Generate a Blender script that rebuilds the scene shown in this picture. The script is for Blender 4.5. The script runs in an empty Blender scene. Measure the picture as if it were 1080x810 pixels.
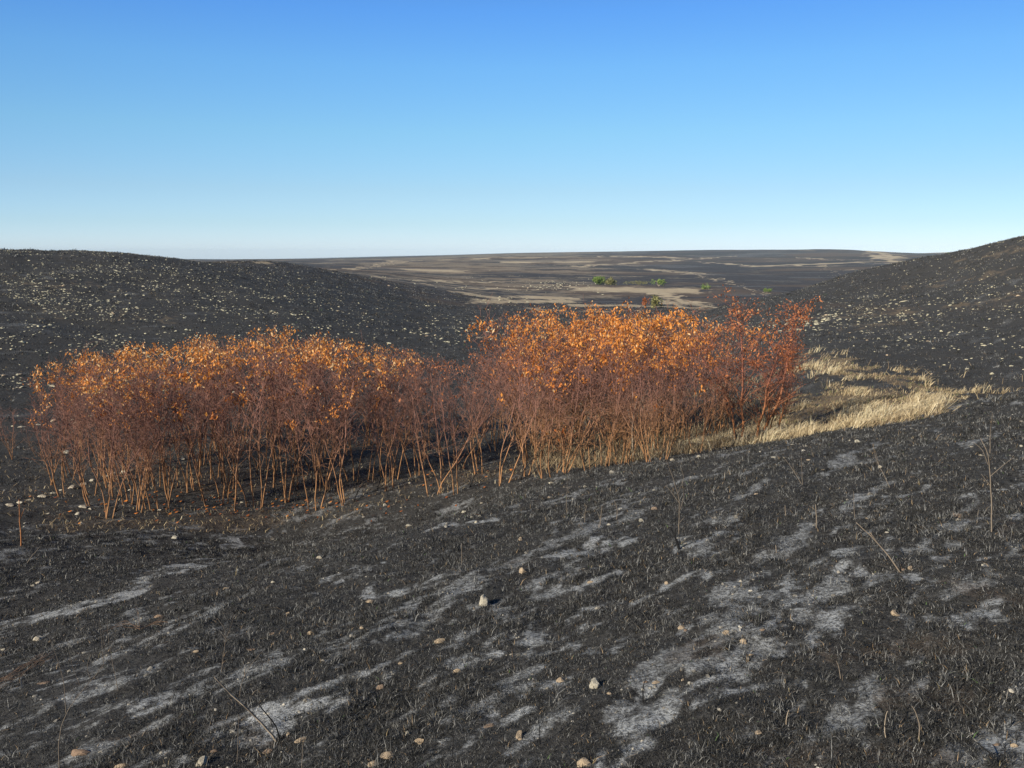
import bpy, math, random
import numpy as np
from mathutils import Vector

random.seed(7)
RNG = np.random.default_rng(11)
scene = bpy.context.scene
COL = scene.collection

# ------------------------------------------------------------------ camera numbers
F, CX, CY = 840.0, 540.0, 405.0          # focal length and centre in photograph pixels
PITCH = math.atan((CY - 266.0) / F)
EYE = 0.0                                # the eye is the origin; ground at the foot is 1.6 m lower
cp, sp = math.cos(PITCH), math.sin(PITCH)

def ray(u, v):
    """pixel -> (azimuth from +Y towards +X, tangent of depression)"""
    fx, fd, ff = u - CX, v - CY, F
    fwd = ff * cp - fd * sp
    down = ff * sp + fd * cp
    return math.atan2(fx, fwd), down / math.hypot(fx, fwd)

# ------------------------------------------------------------------ noise
def _hash(ix, iy, s):
    h = (ix * 374761393 + iy * 668265263 + s * 2147483647) & 0xFFFFFFFF
    h = ((h ^ (h >> 13)) * 1274126177) & 0xFFFFFFFF
    return ((h ^ (h >> 16)) & 0xFFFF) / 65535.0

def vnoise(x, y, s=0):
    x = np.asarray(x, float); y = np.asarray(y, float)
    ix = np.floor(x).astype(np.int64); iy = np.floor(y).astype(np.int64)
    fx = x - ix; fy = y - iy
    fx = fx * fx * (3 - 2 * fx); fy = fy * fy * (3 - 2 * fy)
    a = _hash(ix, iy, s); b = _hash(ix + 1, iy, s); c = _hash(ix, iy + 1, s); d = _hash(ix + 1, iy + 1, s)
    return (a + (b - a) * fx) * (1 - fy) + (c + (d - c) * fx) * fy

def fbm(x, y, s=0, o=4):
    t = 0; a = 0.5; n = 0
    for i in range(o):
        t = t + a * vnoise(x * 2 ** i + 17.3 * i, y * 2 ** i - 9.1 * i, s + i); n += a; a *= 0.5
    return t / n

def sstep(a, b, x):
    t = np.clip((x - a) / (b - a), 0, 1)
    return t * t * (3 - 2 * t)

# ------------------------------------------------------------------ terrain
GX, GY = 0.19, 0.167                     # fall of the near slope: to the left and ahead
def near_drop(x, y):
    return 1.62 - GX * x + GY * y

cols = {
    0:    [(560, 15.5), (525, 19), (480, 24), (420, 31), (350, 43), (300, 60), (263, 84), ('t', .012, 110), ('t', .022, 200), (276, 700), (273, 3000)],
    150:  [(575, 14), (535, 17.5), (490, 22), (430, 29), (360, 42), (305, 62), (268.5, 90), ('t', .016, 120), ('t', .024, 220), (277, 700), (273.5, 3000)],
    280:  [(580, 14), (545, 16.5), (490, 21), (430, 28), (370, 39), (320, 60), (288, 95), (275.5, 145), ('t', .02, 220), ('t', .02, 400), (277, 900), (274, 3000)],
    400:  [(560, 14), (530, 16), (480, 21), (430, 28), (370, 44), (330, 70), (308, 110), (294, 190), (286, 340), (279, 800), (274, 1500), (271, 3000)],
    480:  [(545, 13.5), (520, 15.6), (475, 21), (430, 28), (370, 48), (340, 75), (322, 120), (303, 260), (291, 420), (279, 800), (272, 1500), (269, 3000)],
    540:  [(520, 13.4), (503, 16), (470, 20.5), (430, 28), (370, 50), (340, 80), (326, 120), (304, 280), (291, 440), (280, 800), (271, 1500), (267, 3000)],
    620:  [(499, 13.2), (492, 16.2), (465, 20.5), (430, 28), (375, 45), (345, 75), (328, 120), (305, 290), (291, 460), (279, 850), (270, 1500), (265.7, 3000)],
    700:  [(487, 13), (484, 16), (460, 20.5), (430, 27), (380, 41), (350, 62), (335, 85), (325, 120), (306, 280), (291, 480), (279, 900), (269.5, 1500), (265.2, 3000)],
    800:  [(470.5, 13), (467, 17), (432, 22.5), (400, 30), (360, 42), (330, 62), (317, 78), ('t', .067, 110), (308, 260), (292, 500), (280, 900), (269, 1500), (264.5, 3000)],
    900:  [(456, 13.5), (443, 18), (410, 23.5), (375, 32), (335, 53), (305, 78), (287, 98), ('t', .05, 130), ('t', .05, 260), (288, 600), (276, 1000), (263.6, 1900), ('t', .004, 3000)],
    1000: [(433, 14.5), ('t', .172, 19), (413, 24), (380, 32), (330, 52), (293, 75), (267, 96), ('t', .02, 130), ('t', .04, 240), (276, 900), (270, 1900), (266, 3000)],
    1080: [(414, 15.5), ('t', .164, 20), (400, 26), (350, 40), (300, 58), (252.5, 80), ('t', -.002, 110), ('t', .03, 240), (274, 900), (269, 1900), (266.5, 3000)],
}
cols[-170] = [(v if isinstance(v, tuple) and v[0] == 't' else (v[0] - 4, v[1])) for v in cols[0]]
cols[1260] = [(v if v[0] == 't' else (v[0] - (26 if v[1] > 30 and v[1] < 120 else 0), v[1])) for v in cols[1080]]
ctrl = []
for u, lst in cols.items():
    for it in lst:
        if it[0] == 't':
            th, _ = ray(u, 300); tn, r = it[1], it[2]
        else:
            th, tn = ray(u, it[0]); r = it[1]
        ctrl.append((th, math.log(r), tn))
    th, _ = ray(u, 400)
    for r in (5.0, 7.0, 9.5):
        ctrl.append((th, math.log(r), near_drop(r * math.sin(th), r * math.cos(th)) / r))
    ctrl.append((th, math.log(9000), ctrl[-4][2] * 0.9 if ctrl[-4][1] > 7 else 0.0))
C = np.array(ctrl)
TS = 2.2
CPt = np.stack([C[:, 0] * TS, C[:, 1]], 1)
def _U(d2):
    return 0.5 * d2 * np.log(d2 + 1e-12)
NC = len(C)
K = _U(((CPt[:, None] - CPt[None]) ** 2).sum(-1)) + np.eye(NC) * 0.0004
P = np.concatenate([np.ones((NC, 1)), CPt], 1)
A = np.block([[K, P], [P.T, np.zeros((3, 3))]])
W = np.linalg.solve(A, np.concatenate([C[:, 2], np.zeros(3)]))
THM = max(CPt[:, 0]) / TS

def tps_exact(th, lr):
    th = np.clip(th, -THM, THM); out = np.empty(th.shape)
    flat_t, flat_l = th.ravel() * TS, lr.ravel(); o = out.ravel()
    for i in range(0, len(flat_t), 60000):
        a = flat_t[i:i + 60000]; b = flat_l[i:i + 60000]
        d2 = (a[:, None] - CPt[None, :, 0]) ** 2 + (b[:, None] - CPt[None, :, 1]) ** 2
        o[i:i + 60000] = _U(d2) @ W[:NC] + W[NC] + W[NC + 1] * a + W[NC + 2] * b
    return o.reshape(th.shape)

_GT = np.linspace(-THM, THM, 280); _GL = np.linspace(math.log(5), math.log(9000), 620)
_G = tps_exact(*np.meshgrid(_GT, _GL, indexing='ij'))

def tps(th, lr):
    """the same surface read from a fine table, bicubic"""
    a = (np.clip(th, -THM, THM) + THM) / (2 * THM) * 279; b = (lr - _GL[0]) / (_GL[-1] - _GL[0]) * 619
    ia = np.clip(np.floor(a).astype(int), 0, 278); ib = np.clip(np.floor(b).astype(int), 0, 618)
    fa = a - ia; fb = b - ib
    def w4(t): return (-.5 * t + t * t - .5 * t ** 3, 1 - 2.5 * t * t + 1.5 * t ** 3, .5 * t + 2 * t * t - 1.5 * t ** 3, -.5 * t * t + .5 * t ** 3)
    wa, wb = w4(fa), w4(fb); o = 0
    for p in range(4):
        ra = np.clip(ia + p - 1, 0, 279); row = 0
        for q in range(4): row = row + wb[q] * _G[ra, np.clip(ib + q - 1, 0, 619)]
        o = o + wa[p] * row
    return o

def smooth_z(x, y):
    r = np.hypot(x, y) + 1e-6; th = np.arctan2(x, y)
    zn = -near_drop(x, y)
    zf = -tps(th, np.log(np.clip(r, 5, 9000))) * r
    w = sstep(5.5, 9.0, r)
    z = zn * (1 - w) + zf * w
    # behind and beside the camera the slope simply goes on as open upland
    back = -1.62 + 3.0 * np.tanh((GX * x - GY * y) / 12) + 6 * sstep(30, 900, r) * (0.3 + 0.7 * np.sin(th * 1.5) ** 2)
    k = sstep(THM * 1.02, THM * 1.9, np.abs(th)) * sstep(3, 8, r)
    return z * (1 - k) + back * k

def H(x, y):
    x = np.asarray(x, float); y = np.asarray(y, float)
    r = np.hypot(x, y)
    z = smooth_z(x, y)
    # contour-following frame: streaky small steps along the slope
    c = (x * .66 + y * .75); d = (-x * .75 + y * .66)
    near = 1 - sstep(14, 40, r)
    z = z + near * ((fbm(c * .35, d * 1.1, 3, 3) - .5) * .13 + (fbm(x * 3.2, y * 3.2, 9, 3) - .5) * .075)
    z = z + (1 - near) * (fbm(x * .22, y * .22, 21, 4) - .5) * .45 * (1 - sstep(150, 500, r))
    far = sstep(60, 250, r)
    z = z + far * (fbm(x * .012, y * .012, 33, 4) - .5) * np.minimum(r, 1400) * .0042 * (1 - sstep(1500, 3000, r))
    return z

def Hs(x, y):
    return float(H(np.array([x]), np.array([y]))[0])

_RR = np.exp(np.linspace(math.log(1.5), math.log(8500), 2600))
def hit(u, v):
    """where the line of sight through a photograph pixel meets the ground"""
    th, tn = ray(u, v)
    x = _RR * math.sin(th); y = _RR * math.cos(th)
    g = -H(x, y) / _RR
    idx = np.nonzero(g <= tn)[0]
    if len(idx) == 0: i = len(_RR) - 1
    else: i = idx[0]
    r = _RR[i]
    if i > 0 and len(idx):
        a, b = g[i - 1] - tn, g[i] - tn
        t = a / (a - b + 1e-12); r = _RR[i - 1] + (r - _RR[i - 1]) * t
    x = r * math.sin(th); y = r * math.cos(th)
    return x, y, Hs(x, y)

def project(x, y, z):
    dn = -z
    fwd = y * cp + dn * sp; d = dn * cp - y * sp
    return CX + F * x / fwd, CY + F * d / fwd, fwd

# ------------------------------------------------------------------ helpers for objects
def mesh_from(name, verts, faces_flat, loop_tot, smooth=False):
    me = bpy.data.meshes.new(name)
    verts = np.asarray(verts, dtype=np.float32); faces_flat = np.asarray(faces_flat, dtype=np.int32)
    loop_tot = np.asarray(loop_tot, dtype=np.int32)
    me.vertices.add(len(verts)); me.vertices.foreach_set('co', verts.ravel())
    me.loops.add(len(faces_flat)); me.loops.foreach_set('vertex_index', faces_flat)
    me.polygons.add(len(loop_tot))
    st = np.concatenate([[0], np.cumsum(loop_tot)[:-1]]).astype(np.int32)
    me.polygons.foreach_set('loop_start', st); me.polygons.foreach_set('loop_total', loop_tot)
    me.polygons.foreach_set('use_smooth', np.full(len(loop_tot), smooth))
    me.update(calc_edges=True)
    return me

def add_attr(me, name, arr):
    a = me.attributes.new(name, 'FLOAT', 'POINT'); a.data.foreach_set('value', np.asarray(arr, dtype=np.float32))

def add_col(me, name, arr):
    a = me.attributes.new(name, 'FLOAT_COLOR', 'POINT')
    arr = np.asarray(arr, dtype=np.float32)
    if arr.shape[1] == 3: arr = np.concatenate([arr, np.ones((len(arr), 1), np.float32)], 1)
    a.data.foreach_set('color', arr.ravel())

def obj(name, me, mat=None, parent=None):
    o = bpy.data.objects.new(name, me); COL.objects.link(o)
    if mat and not me.materials: me.materials.append(mat)
    if parent: o.parent = parent
    return o

def tag(o, label=None, cat=None, group=None, kind=None):
    if label: o['label'] = label
    if cat: o['category'] = cat
    if group: o['group'] = group
    if kind: o['kind'] = kind
    return o

def empty(name, loc, rz=0, s=1):
    o = bpy.data.objects.new(name, None); COL.objects.link(o)
    o.location = loc; o.rotation_euler = (0, 0, rz)
    o.scale = (s, s, s); o.empty_display_size = .3
    return o

# ------------------------------------------------------------------ materials
def new_mat(name):
    m = bpy.data.materials.new(name); m.use_nodes = True
    nt = m.node_tree; nt.nodes.clear()
    out = nt.nodes.new('ShaderNodeOutputMaterial')
    b = nt.nodes.new('ShaderNodeBsdfPrincipled'); nt.links.new(b.outputs[0], out.inputs[0])
    b.inputs['Specular IOR Level'].default_value = 0.15
    b.inputs['Roughness'].default_value = 0.9
    return m, nt, b, out

def nz(nt, scale, detail=4, rough=.6, src=None, out='Fac'):
    t = nt.nodes.new('ShaderNodeTexNoise'); t.inputs['Scale'].default_value = scale
    t.inputs['Detail'].default_value = detail; t.inputs['Roughness'].default_value = rough
    if src is None:
        g = nt.nodes.new('ShaderNodeNewGeometry'); src = g.outputs['Position']
    nt.links.new(src, t.inputs['Vector'])
    return t.outputs[out]

def ramp(nt, src, stops, interp='LINEAR'):
    r = nt.nodes.new('ShaderNodeValToRGB'); nt.links.new(src, r.inputs[0])
    e = r.color_ramp.elements; r.color_ramp.interpolation = interp
    while len(e) < len(stops): e.new(0.5)
    for k, (p, c) in enumerate(stops):
        e[k].position = p; e[k].color = (c if len(c) == 4 else (*c, 1)) if isinstance(c, tuple) else (c, c, c, 1)
    return r.outputs[0]

def mix(nt, fac, a, b, mode='MIX'):
    m = nt.nodes.new('ShaderNodeMix'); m.data_type = 'RGBA'; m.blend_type = mode
    def s(sock, v):
        if isinstance(v, (int, float)): sock.default_value = v
        elif isinstance(v, tuple): sock.default_value = (*v, 1)
        else: nt.links.new(v, sock)
    s(m.inputs[0], fac); s(m.inputs[6], a); s(m.inputs[7], b)
    return m.outputs[2]

def math_(nt, op, a, b=None, clamp=False):
    m = nt.nodes.new('ShaderNodeMath'); m.operation = op; m.use_clamp = clamp
    for i, v in enumerate((a, b)):
        if v is None: continue
        if isinstance(v, (int, float)): m.inputs[i].default_value = v
        else: nt.links.new(v, m.inputs[i])
    return m.outputs[0]

def attr(nt, name):
    a = nt.nodes.new('ShaderNodeAttribute'); a.attribute_name = name; return a

# ground
gm, nt, b, out = new_mat('burnt_prairie_soil')
at = attr(nt, 'mask'); sepn = nt.nodes.new('ShaderNodeSeparateColor'); nt.links.new(at.outputs['Color'], sepn.inputs[0])
ash_m, grass_m, brown_m = sepn.outputs[0], sepn.outputs[1], sepn.outputs[2]
fine = nz(nt, 22, 6, .7); mid = nz(nt, 2.6, 5, .6); vfine = nz(nt, 110, 3, .7)
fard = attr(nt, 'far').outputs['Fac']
char = mix(nt, ramp(nt, fine, [(.35, 0.0), (.65, 1.0)]), (.020, .0185, .017), (.088, .082, .075))
char = mix(nt, ramp(nt, mid, [(.4, 0.0), (.7, .45)]), char, (.055, .047, .041))
farc = mix(nt, ramp(nt, nz(nt, .35, 5, .7), [(.35, 0.0), (.68, 1.0)]), (.022, .019, .020), (.085, .074, .070))
char = mix(nt, fard, char, farc)
ashn = math_(nt, 'ADD', ash_m, math_(nt, 'MULTIPLY', math_(nt, 'SUBTRACT', fine, .5), 1.9))
ashf = ramp(nt, ashn, [(.26, 0.0), (.60, .38), (1.05, 1.0)])
ashc = mix(nt, vfine, (.24, .235, .23), (.60, .595, .58))
fleck = ramp(nt, nz(nt, 48, 5, .75), [(.40, .9), (.55, 0.0)])
ashc = mix(nt, fleck, ashc, (.045, .042, .038))
ashc = mix(nt, math_(nt, 'MULTIPLY', ramp(nt, nz(nt, 9, 4, .7), [(.5, 0.0), (.7, 1.0)]), .5), ashc, (.12, .115, .11))
c = mix(nt, ashf, char, ashc)
brn = math_(nt, 'ADD', brown_m, math_(nt, 'MULTIPLY', math_(nt, 'SUBTRACT', fine, .5), .9))
c = mix(nt, ramp(nt, brn, [(.35, 0.0), (.9, 1.0)]), c, mix(nt, vfine, (.055, .035, .022), (.17, .12, .085)))
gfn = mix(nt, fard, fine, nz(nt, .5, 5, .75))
gr = math_(nt, 'ADD', grass_m, math_(nt, 'MULTIPLY', math_(nt, 'SUBTRACT', gfn, .5), 1.3))
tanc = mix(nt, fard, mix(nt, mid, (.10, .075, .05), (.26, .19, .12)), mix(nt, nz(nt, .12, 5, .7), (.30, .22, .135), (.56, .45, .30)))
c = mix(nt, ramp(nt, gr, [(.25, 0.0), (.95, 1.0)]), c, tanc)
nt.links.new(c, b.inputs['Base Color'])
bp = nt.nodes.new('ShaderNodeBump'); bp.inputs['Strength'].default_value = .9; bp.inputs['Distance'].default_value = .03
nt.links.new(math_(nt, 'ADD', fine, math_(nt, 'MULTIPLY', vfine, .5)), bp.inputs['Height']); nt.links.new(bp.outputs[0], b.inputs['Normal'])
b.inputs['Roughness'].default_value = .95

def tint_mat(name, stops, rough=.8, spec=.2, trans=0):
    m, nt, b, out = new_mat(name)
    c = ramp(nt, attr(nt, 'tint').outputs['Fac'], stops)
    nt.links.new(c, b.inputs['Base Color']); b.inputs['Roughness'].default_value = rough
    b.inputs['Specular IOR Level'].default_value = spec
    if trans:
        t = nt.nodes.new('ShaderNodeBsdfTranslucent'); nt.links.new(c, t.inputs[0])
        mx = nt.nodes.new('ShaderNodeMixShader'); mx.inputs[0].default_value = trans
        nt.links.new(b.outputs[0], mx.inputs[1]); nt.links.new(t.outputs[0], mx.inputs[2]); nt.links.new(mx.outputs[0], out.inputs[0])
    return m

M_char = tint_mat('charred_blades', [(0, (.008, .0075, .007)), (.4, (.026, .024, .021)), (.7, (.08, .075, .068)), (.87, (.24, .23, .215)), (.9, (.16, .115, .07)), (.97, (.33, .22, .12)), (1, (.10, .17, .05))], .6, .3)
M_dry = tint_mat('dry_blades', [(0, (.09, .06, .035)), (.25, (.27, .19, .11)), (.6, (.50, .385, .225)), (.9, (.72, .60, .40)), (1, (.20, .21, .08))], .7, .2, .2)
M_leaf = tint_mat('scorched_leaves', [(0, (.17, .048, .022)), (.3, (.46, .135, .032)), (.65, (.70, .24, .045)), (.92, (.82, .36, .08)), (1, (.74, .48, .24))], .6, .25, .25)
M_redleaf = tint_mat('red_scorched_leaves', [(0, (.13, .045, .025)), (.4, (.36, .115, .045)), (.8, (.55, .20, .07)), (1, (.66, .32, .14))], .6, .25, .25)
M_green = tint_mat('green_leaves', [(0, (.08, .13, .03)), (.5, (.19, .27, .06)), (1, (.34, .38, .10))], .6, .2, .2)
M_olive = tint_mat('olive_leaves', [(0, (.10, .095, .04)), (.5, (.24, .22, .08)), (1, (.38, .34, .14))], .6, .2, .2)

def bark(name, low, high, dark, z0=.4, z1=1.5, amt=.6):
    m, nt, b, out = new_mat(name)
    tc = nt.nodes.new('ShaderNodeTexCoord'); s = nt.nodes.new('ShaderNodeSeparateXYZ'); nt.links.new(tc.outputs['Object'], s.inputs[0])
    mr = nt.nodes.new('ShaderNodeMapRange'); nt.links.new(s.outputs[2], mr.inputs[0]); mr.inputs[1].default_value = z0; mr.inputs[2].default_value = z1
    c = mix(nt, mr.outputs[0], low, high)
    n1 = nz(nt, 7, 3, .6, tc.outputs['Object'])
    c = mix(nt, math_(nt, 'MULTIPLY', ramp(nt, n1, [(.5, 0.0), (.62, 1.0)]), amt), c, dark)
    n2 = nz(nt, 60, 3, .6, tc.outputs['Object'])
    c = mix(nt, .5, c, mix(nt, n2, (.25, .25, .25), (1.0, 1.0, 1.0)), 'MULTIPLY')
    nt.links.new(c, b.inputs['Base Color']); b.inputs['Roughness'].default_value = .75
    return m
M_bark = bark('scorched_bark', (.47, .24, .11), (.35, .17, .125), (.05, .032, .025), .4, 1.5, .8)
M_bark_red = bark('reddish_bark', (.50, .21, .085), (.34, .13, .085), (.05, .03, .025))
M_bark_pale = bark('pale_bark', (.46, .36, .26), (.40, .30, .25), (.07, .055, .05))
M_blackwood = bark('charred_wood', (.018, .017, .017), (.03, .028, .027), (.06, .055, .05))
M_stick = bark('weathered_stick', (.27, .21, .155), (.22, .165, .12), (.06, .045, .035), 0, 1, .5)
M_redstick = bark('reddish_stick', (.27, .17, .11), (.24, .15, .10), (.05, .035, .03), 0, 1, .5)

def rock_mat(name, a, bb, stain, dirt=.6):
    m, nt, b, out = new_mat(name)
    tc = nt.nodes.new('ShaderNodeTexCoord'); v = tc.outputs['Object']
    oi = nt.nodes.new('ShaderNodeObjectInfo')
    c = mix(nt, nz(nt, 9, 5, .65, v), a, bb)
    c = mix(nt, math_(nt, 'MULTIPLY', ramp(nt, nz(nt, 5, 5, .7, v), [(.5, 0.0), (.66, 1.0)]), dirt), c, stain)
    c = mix(nt, math_(nt, 'MULTIPLY', oi.outputs['Random'], .45), c, (.33, .25, .18))
    nt.links.new(c, b.inputs['Base Color'])
    bp = nt.nodes.new('ShaderNodeBump'); bp.inputs['Strength'].default_value = .6; bp.inputs['Distance'].default_value = .02
    nt.links.new(nz(nt, 25, 5, .6, v), bp.inputs['Height']); nt.links.new(bp.outputs[0], b.inputs['Normal'])
    return m
M_rock = rock_mat('pale_limestone', (.44, .38, .28), (.64, .58, .46), (.10, .085, .07), .75)
M_rock_tan = rock_mat('tan_limestone', (.45, .32, .20), (.60, .46, .31), (.14, .10, .07))
M_rock_brown = rock_mat('brown_sandstone', (.24, .15, .10), (.36, .25, .17), (.07, .055, .045))

# ------------------------------------------------------------------ ground sheet
th_in = np.linspace(-.66, .66, 820)
th_out = np.linspace(.66, 2 * math.pi - .66, 160)[1:-1]
ths = np.concatenate([th_in, th_out]); NT = len(ths)
rs = np.concatenate([[.35, .7, 1.1, 1.5, 1.9], np.exp(np.linspace(math.log(2.2), math.log(9000), 940))]); NR = len(rs)
TH, R = np.meshgrid(ths, rs)
X = R * np.sin(TH); Y = R * np.cos(TH); Z = H(X, Y)
V = np.stack([X.ravel(), Y.ravel(), Z.ravel()], 1)
V = np.concatenate([V, [[0, 0, Hs(0, 0)]]])
i = np.arange(NR - 1)[:, None] * NT; j = np.arange(NT)[None]
a = i + j; bq = i + (j + 1) % NT
q = np.stack([a, bq, bq + NT, a + NT], -1).reshape(-1, 4)[:, ::-1]
fan = np.stack([np.full(NT, NR * NT), (np.arange(NT) + 1) % NT, np.arange(NT)], 1)[:, ::-1]
ff = np.concatenate([q.ravel(), fan.ravel()]); lt = np.concatenate([np.full(len(q), 4), np.full(NT, 3)])
ground_me = mesh_from('ground', V, ff, lt, True)

# masks of what covers the soil, laid out on the ground in bearing and log distance
_SEG = {}
def seg_par(u0, v0, u1, v1, hp):
    key = (u0, v0, u1, v1, hp)
    if key in _SEG: return _SEG[key]
    x0, y0, _ = hit(u0, v0); x1, y1, _ = hit(u1, v1)
    xa, ya, _ = hit((u0 + u1) / 2, (v0 + v1) / 2 + hp); xb, yb, _ = hit((u0 + u1) / 2, (v0 + v1) / 2 - hp)
    T0, L0 = math.atan2(x0, y0), math.log(math.hypot(x0, y0)); T1, L1 = math.atan2(x1, y1), math.log(math.hypot(x1, y1))
    hl = max(.004, abs(math.log(math.hypot(xb, yb)) - math.log(math.hypot(xa, ya))) / 2)
    if hl > .5: hl = .5
    _SEG[key] = (T0, L0, T1, L1, hl); return _SEG[key]

def seg_mask(th, lr, *key):
    T0, L0, T1, L1, hl = seg_par(*key)
    res = np.zeros(th.shape)
    idx = np.nonzero((th > min(T0, T1) - .03) & (th < max(T0, T1) + .03) & (lr > min(L0, L1) - 1.5 * hl) & (lr < max(L0, L1) + 1.5 * hl))[0]
    if len(idx) == 0: return res
    th = th[idx]; lr = lr[idx]
    dT = T1 - T0
    t = np.clip((th - T0) / (dT if abs(dT) > 1e-5 else 1e-5), 0, 1)
    dl = np.abs(lr - (L0 + (L1 - L0) * t)) / hl
    ex = np.abs(th - (T0 + dT * t)) / .012
    d = np.hypot(dl, ex)
    res[idx] = 1 - sstep(.4, 1.35, d)
    return res

TAN = [(483, 308, 545, 318, 2.2), (500, 318.5, 600, 317, 2.6), (550, 313, 600, 315, 2.5), (605, 304.5, 735, 307, 4.5), (690, 308, 830, 312, 6),
       (600, 322, 720, 324, 1.6), (700, 318, 790, 322, 3), (430, 284, 480, 286, 1.6), (540, 276.5, 618, 276, .9), (612, 281.5, 700, 275.5, .8),
       (700, 275.5, 765, 270.5, .7), (700, 275, 800, 280.5, .8), (685, 284, 725, 288, 1.3), (725, 286.5, 905, 288.5, 1.3), (900, 284.5, 960, 278, 1.3),
       (790, 281, 935, 276, .8), (850, 272, 905, 274.5, .7), (642, 271, 705, 271.5, .6), (350, 284, 420, 277, .6), (870, 280, 940, 281, .7),
       (930, 267, 1010, 267, .9), (280, 277.5, 420, 275, .8), (420, 275, 560, 271, .6), (405, 293, 520, 297, 1.2), (560, 325, 640, 328, 1.5),
       (450, 300, 560, 305, .9)]
MEADOW = [(800, 455, 975, 438, 7), (700, 471, 820, 462, 5), (850, 428, 980, 424, 11), (850, 385, 920, 398, 7), (900, 394, 985, 408, 5), (960, 409, 1050, 414, 2), (820, 442, 960, 440, 9)]
HILL = [(770, 348, 860, 340, 3), (855, 336, 960, 326, 4), (1000, 323, 1078, 312, 4), (880, 345, 980, 338, 3), (960, 300, 1070, 285, 3), (1010, 275, 1078, 262, 4), (0, 300, 120, 305, 4), (30, 330, 180, 335, 3)]
ASHS = [(0, 662, 148, 619, 5), (150, 612, 245, 592, 4), (170, 632, 235, 612, 3), (310, 755, 440, 685, 10), (365, 735, 430, 700, 9), (400, 625, 475, 610, 5), (590, 590, 645, 570, 8),
        (600, 625, 650, 600, 6), (480, 705, 510, 695, 8), (540, 680, 610, 660, 12), (585, 665, 640, 655, 8), (640, 770, 700, 740, 12), (670, 720, 700, 680, 10), (690, 735, 790, 700, 8),
        (815, 690, 895, 652, 11), (715, 575, 760, 560, 7), (880, 585, 935, 575, 7), (850, 600, 900, 592, 6), (950, 605, 1070, 585, 5), (975, 660, 1035, 645, 9), (730, 740, 850, 715, 6),
        (640, 800, 680, 780, 12), (480, 800, 520, 745, 14), (500, 770, 560, 750, 9), (190, 660, 245, 635, 5), (60, 725, 130, 700, 6), (230, 780, 300, 755, 12), (150, 740, 205, 725, 8),
        (700, 620, 760, 605, 8), (620, 640, 700, 625, 6), (770, 635, 850, 615, 8), (360, 605, 410, 592, 4), (180, 577, 240, 570, 3), (440, 560, 520, 548, 4), (890, 760, 930, 790, 10),
        (1050, 790, 1080, 800, 12), (905, 525, 960, 515, 4), (985, 560, 1075, 540, 4), (560, 725, 610, 712, 8), (540, 700, 590, 690, 6), (720, 700, 780, 690, 6), (1020, 520, 1075, 505, 3), (800, 660, 900, 630, 4)]
BROWN = [(60, 555, 300, 545, 10), (150, 500, 420, 505, 22), (560, 480, 720, 478, 18), (440, 500, 560, 500, 10), (400, 300, 480, 318, 2), (860, 320, 960, 330, 5),
         (540, 600, 560, 590, 3), (880, 680, 1000, 690, 16), (930, 745, 1010, 750, 18), (980, 620, 1080, 640, 10), (700, 690, 760, 680, 8), (800, 790, 1000, 800, 12), (740, 455, 830, 420, 10), (1040, 545, 1080, 560, 6), (120, 785, 300, 770, 5), (1000, 330, 1080, 318, 3)]

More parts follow.
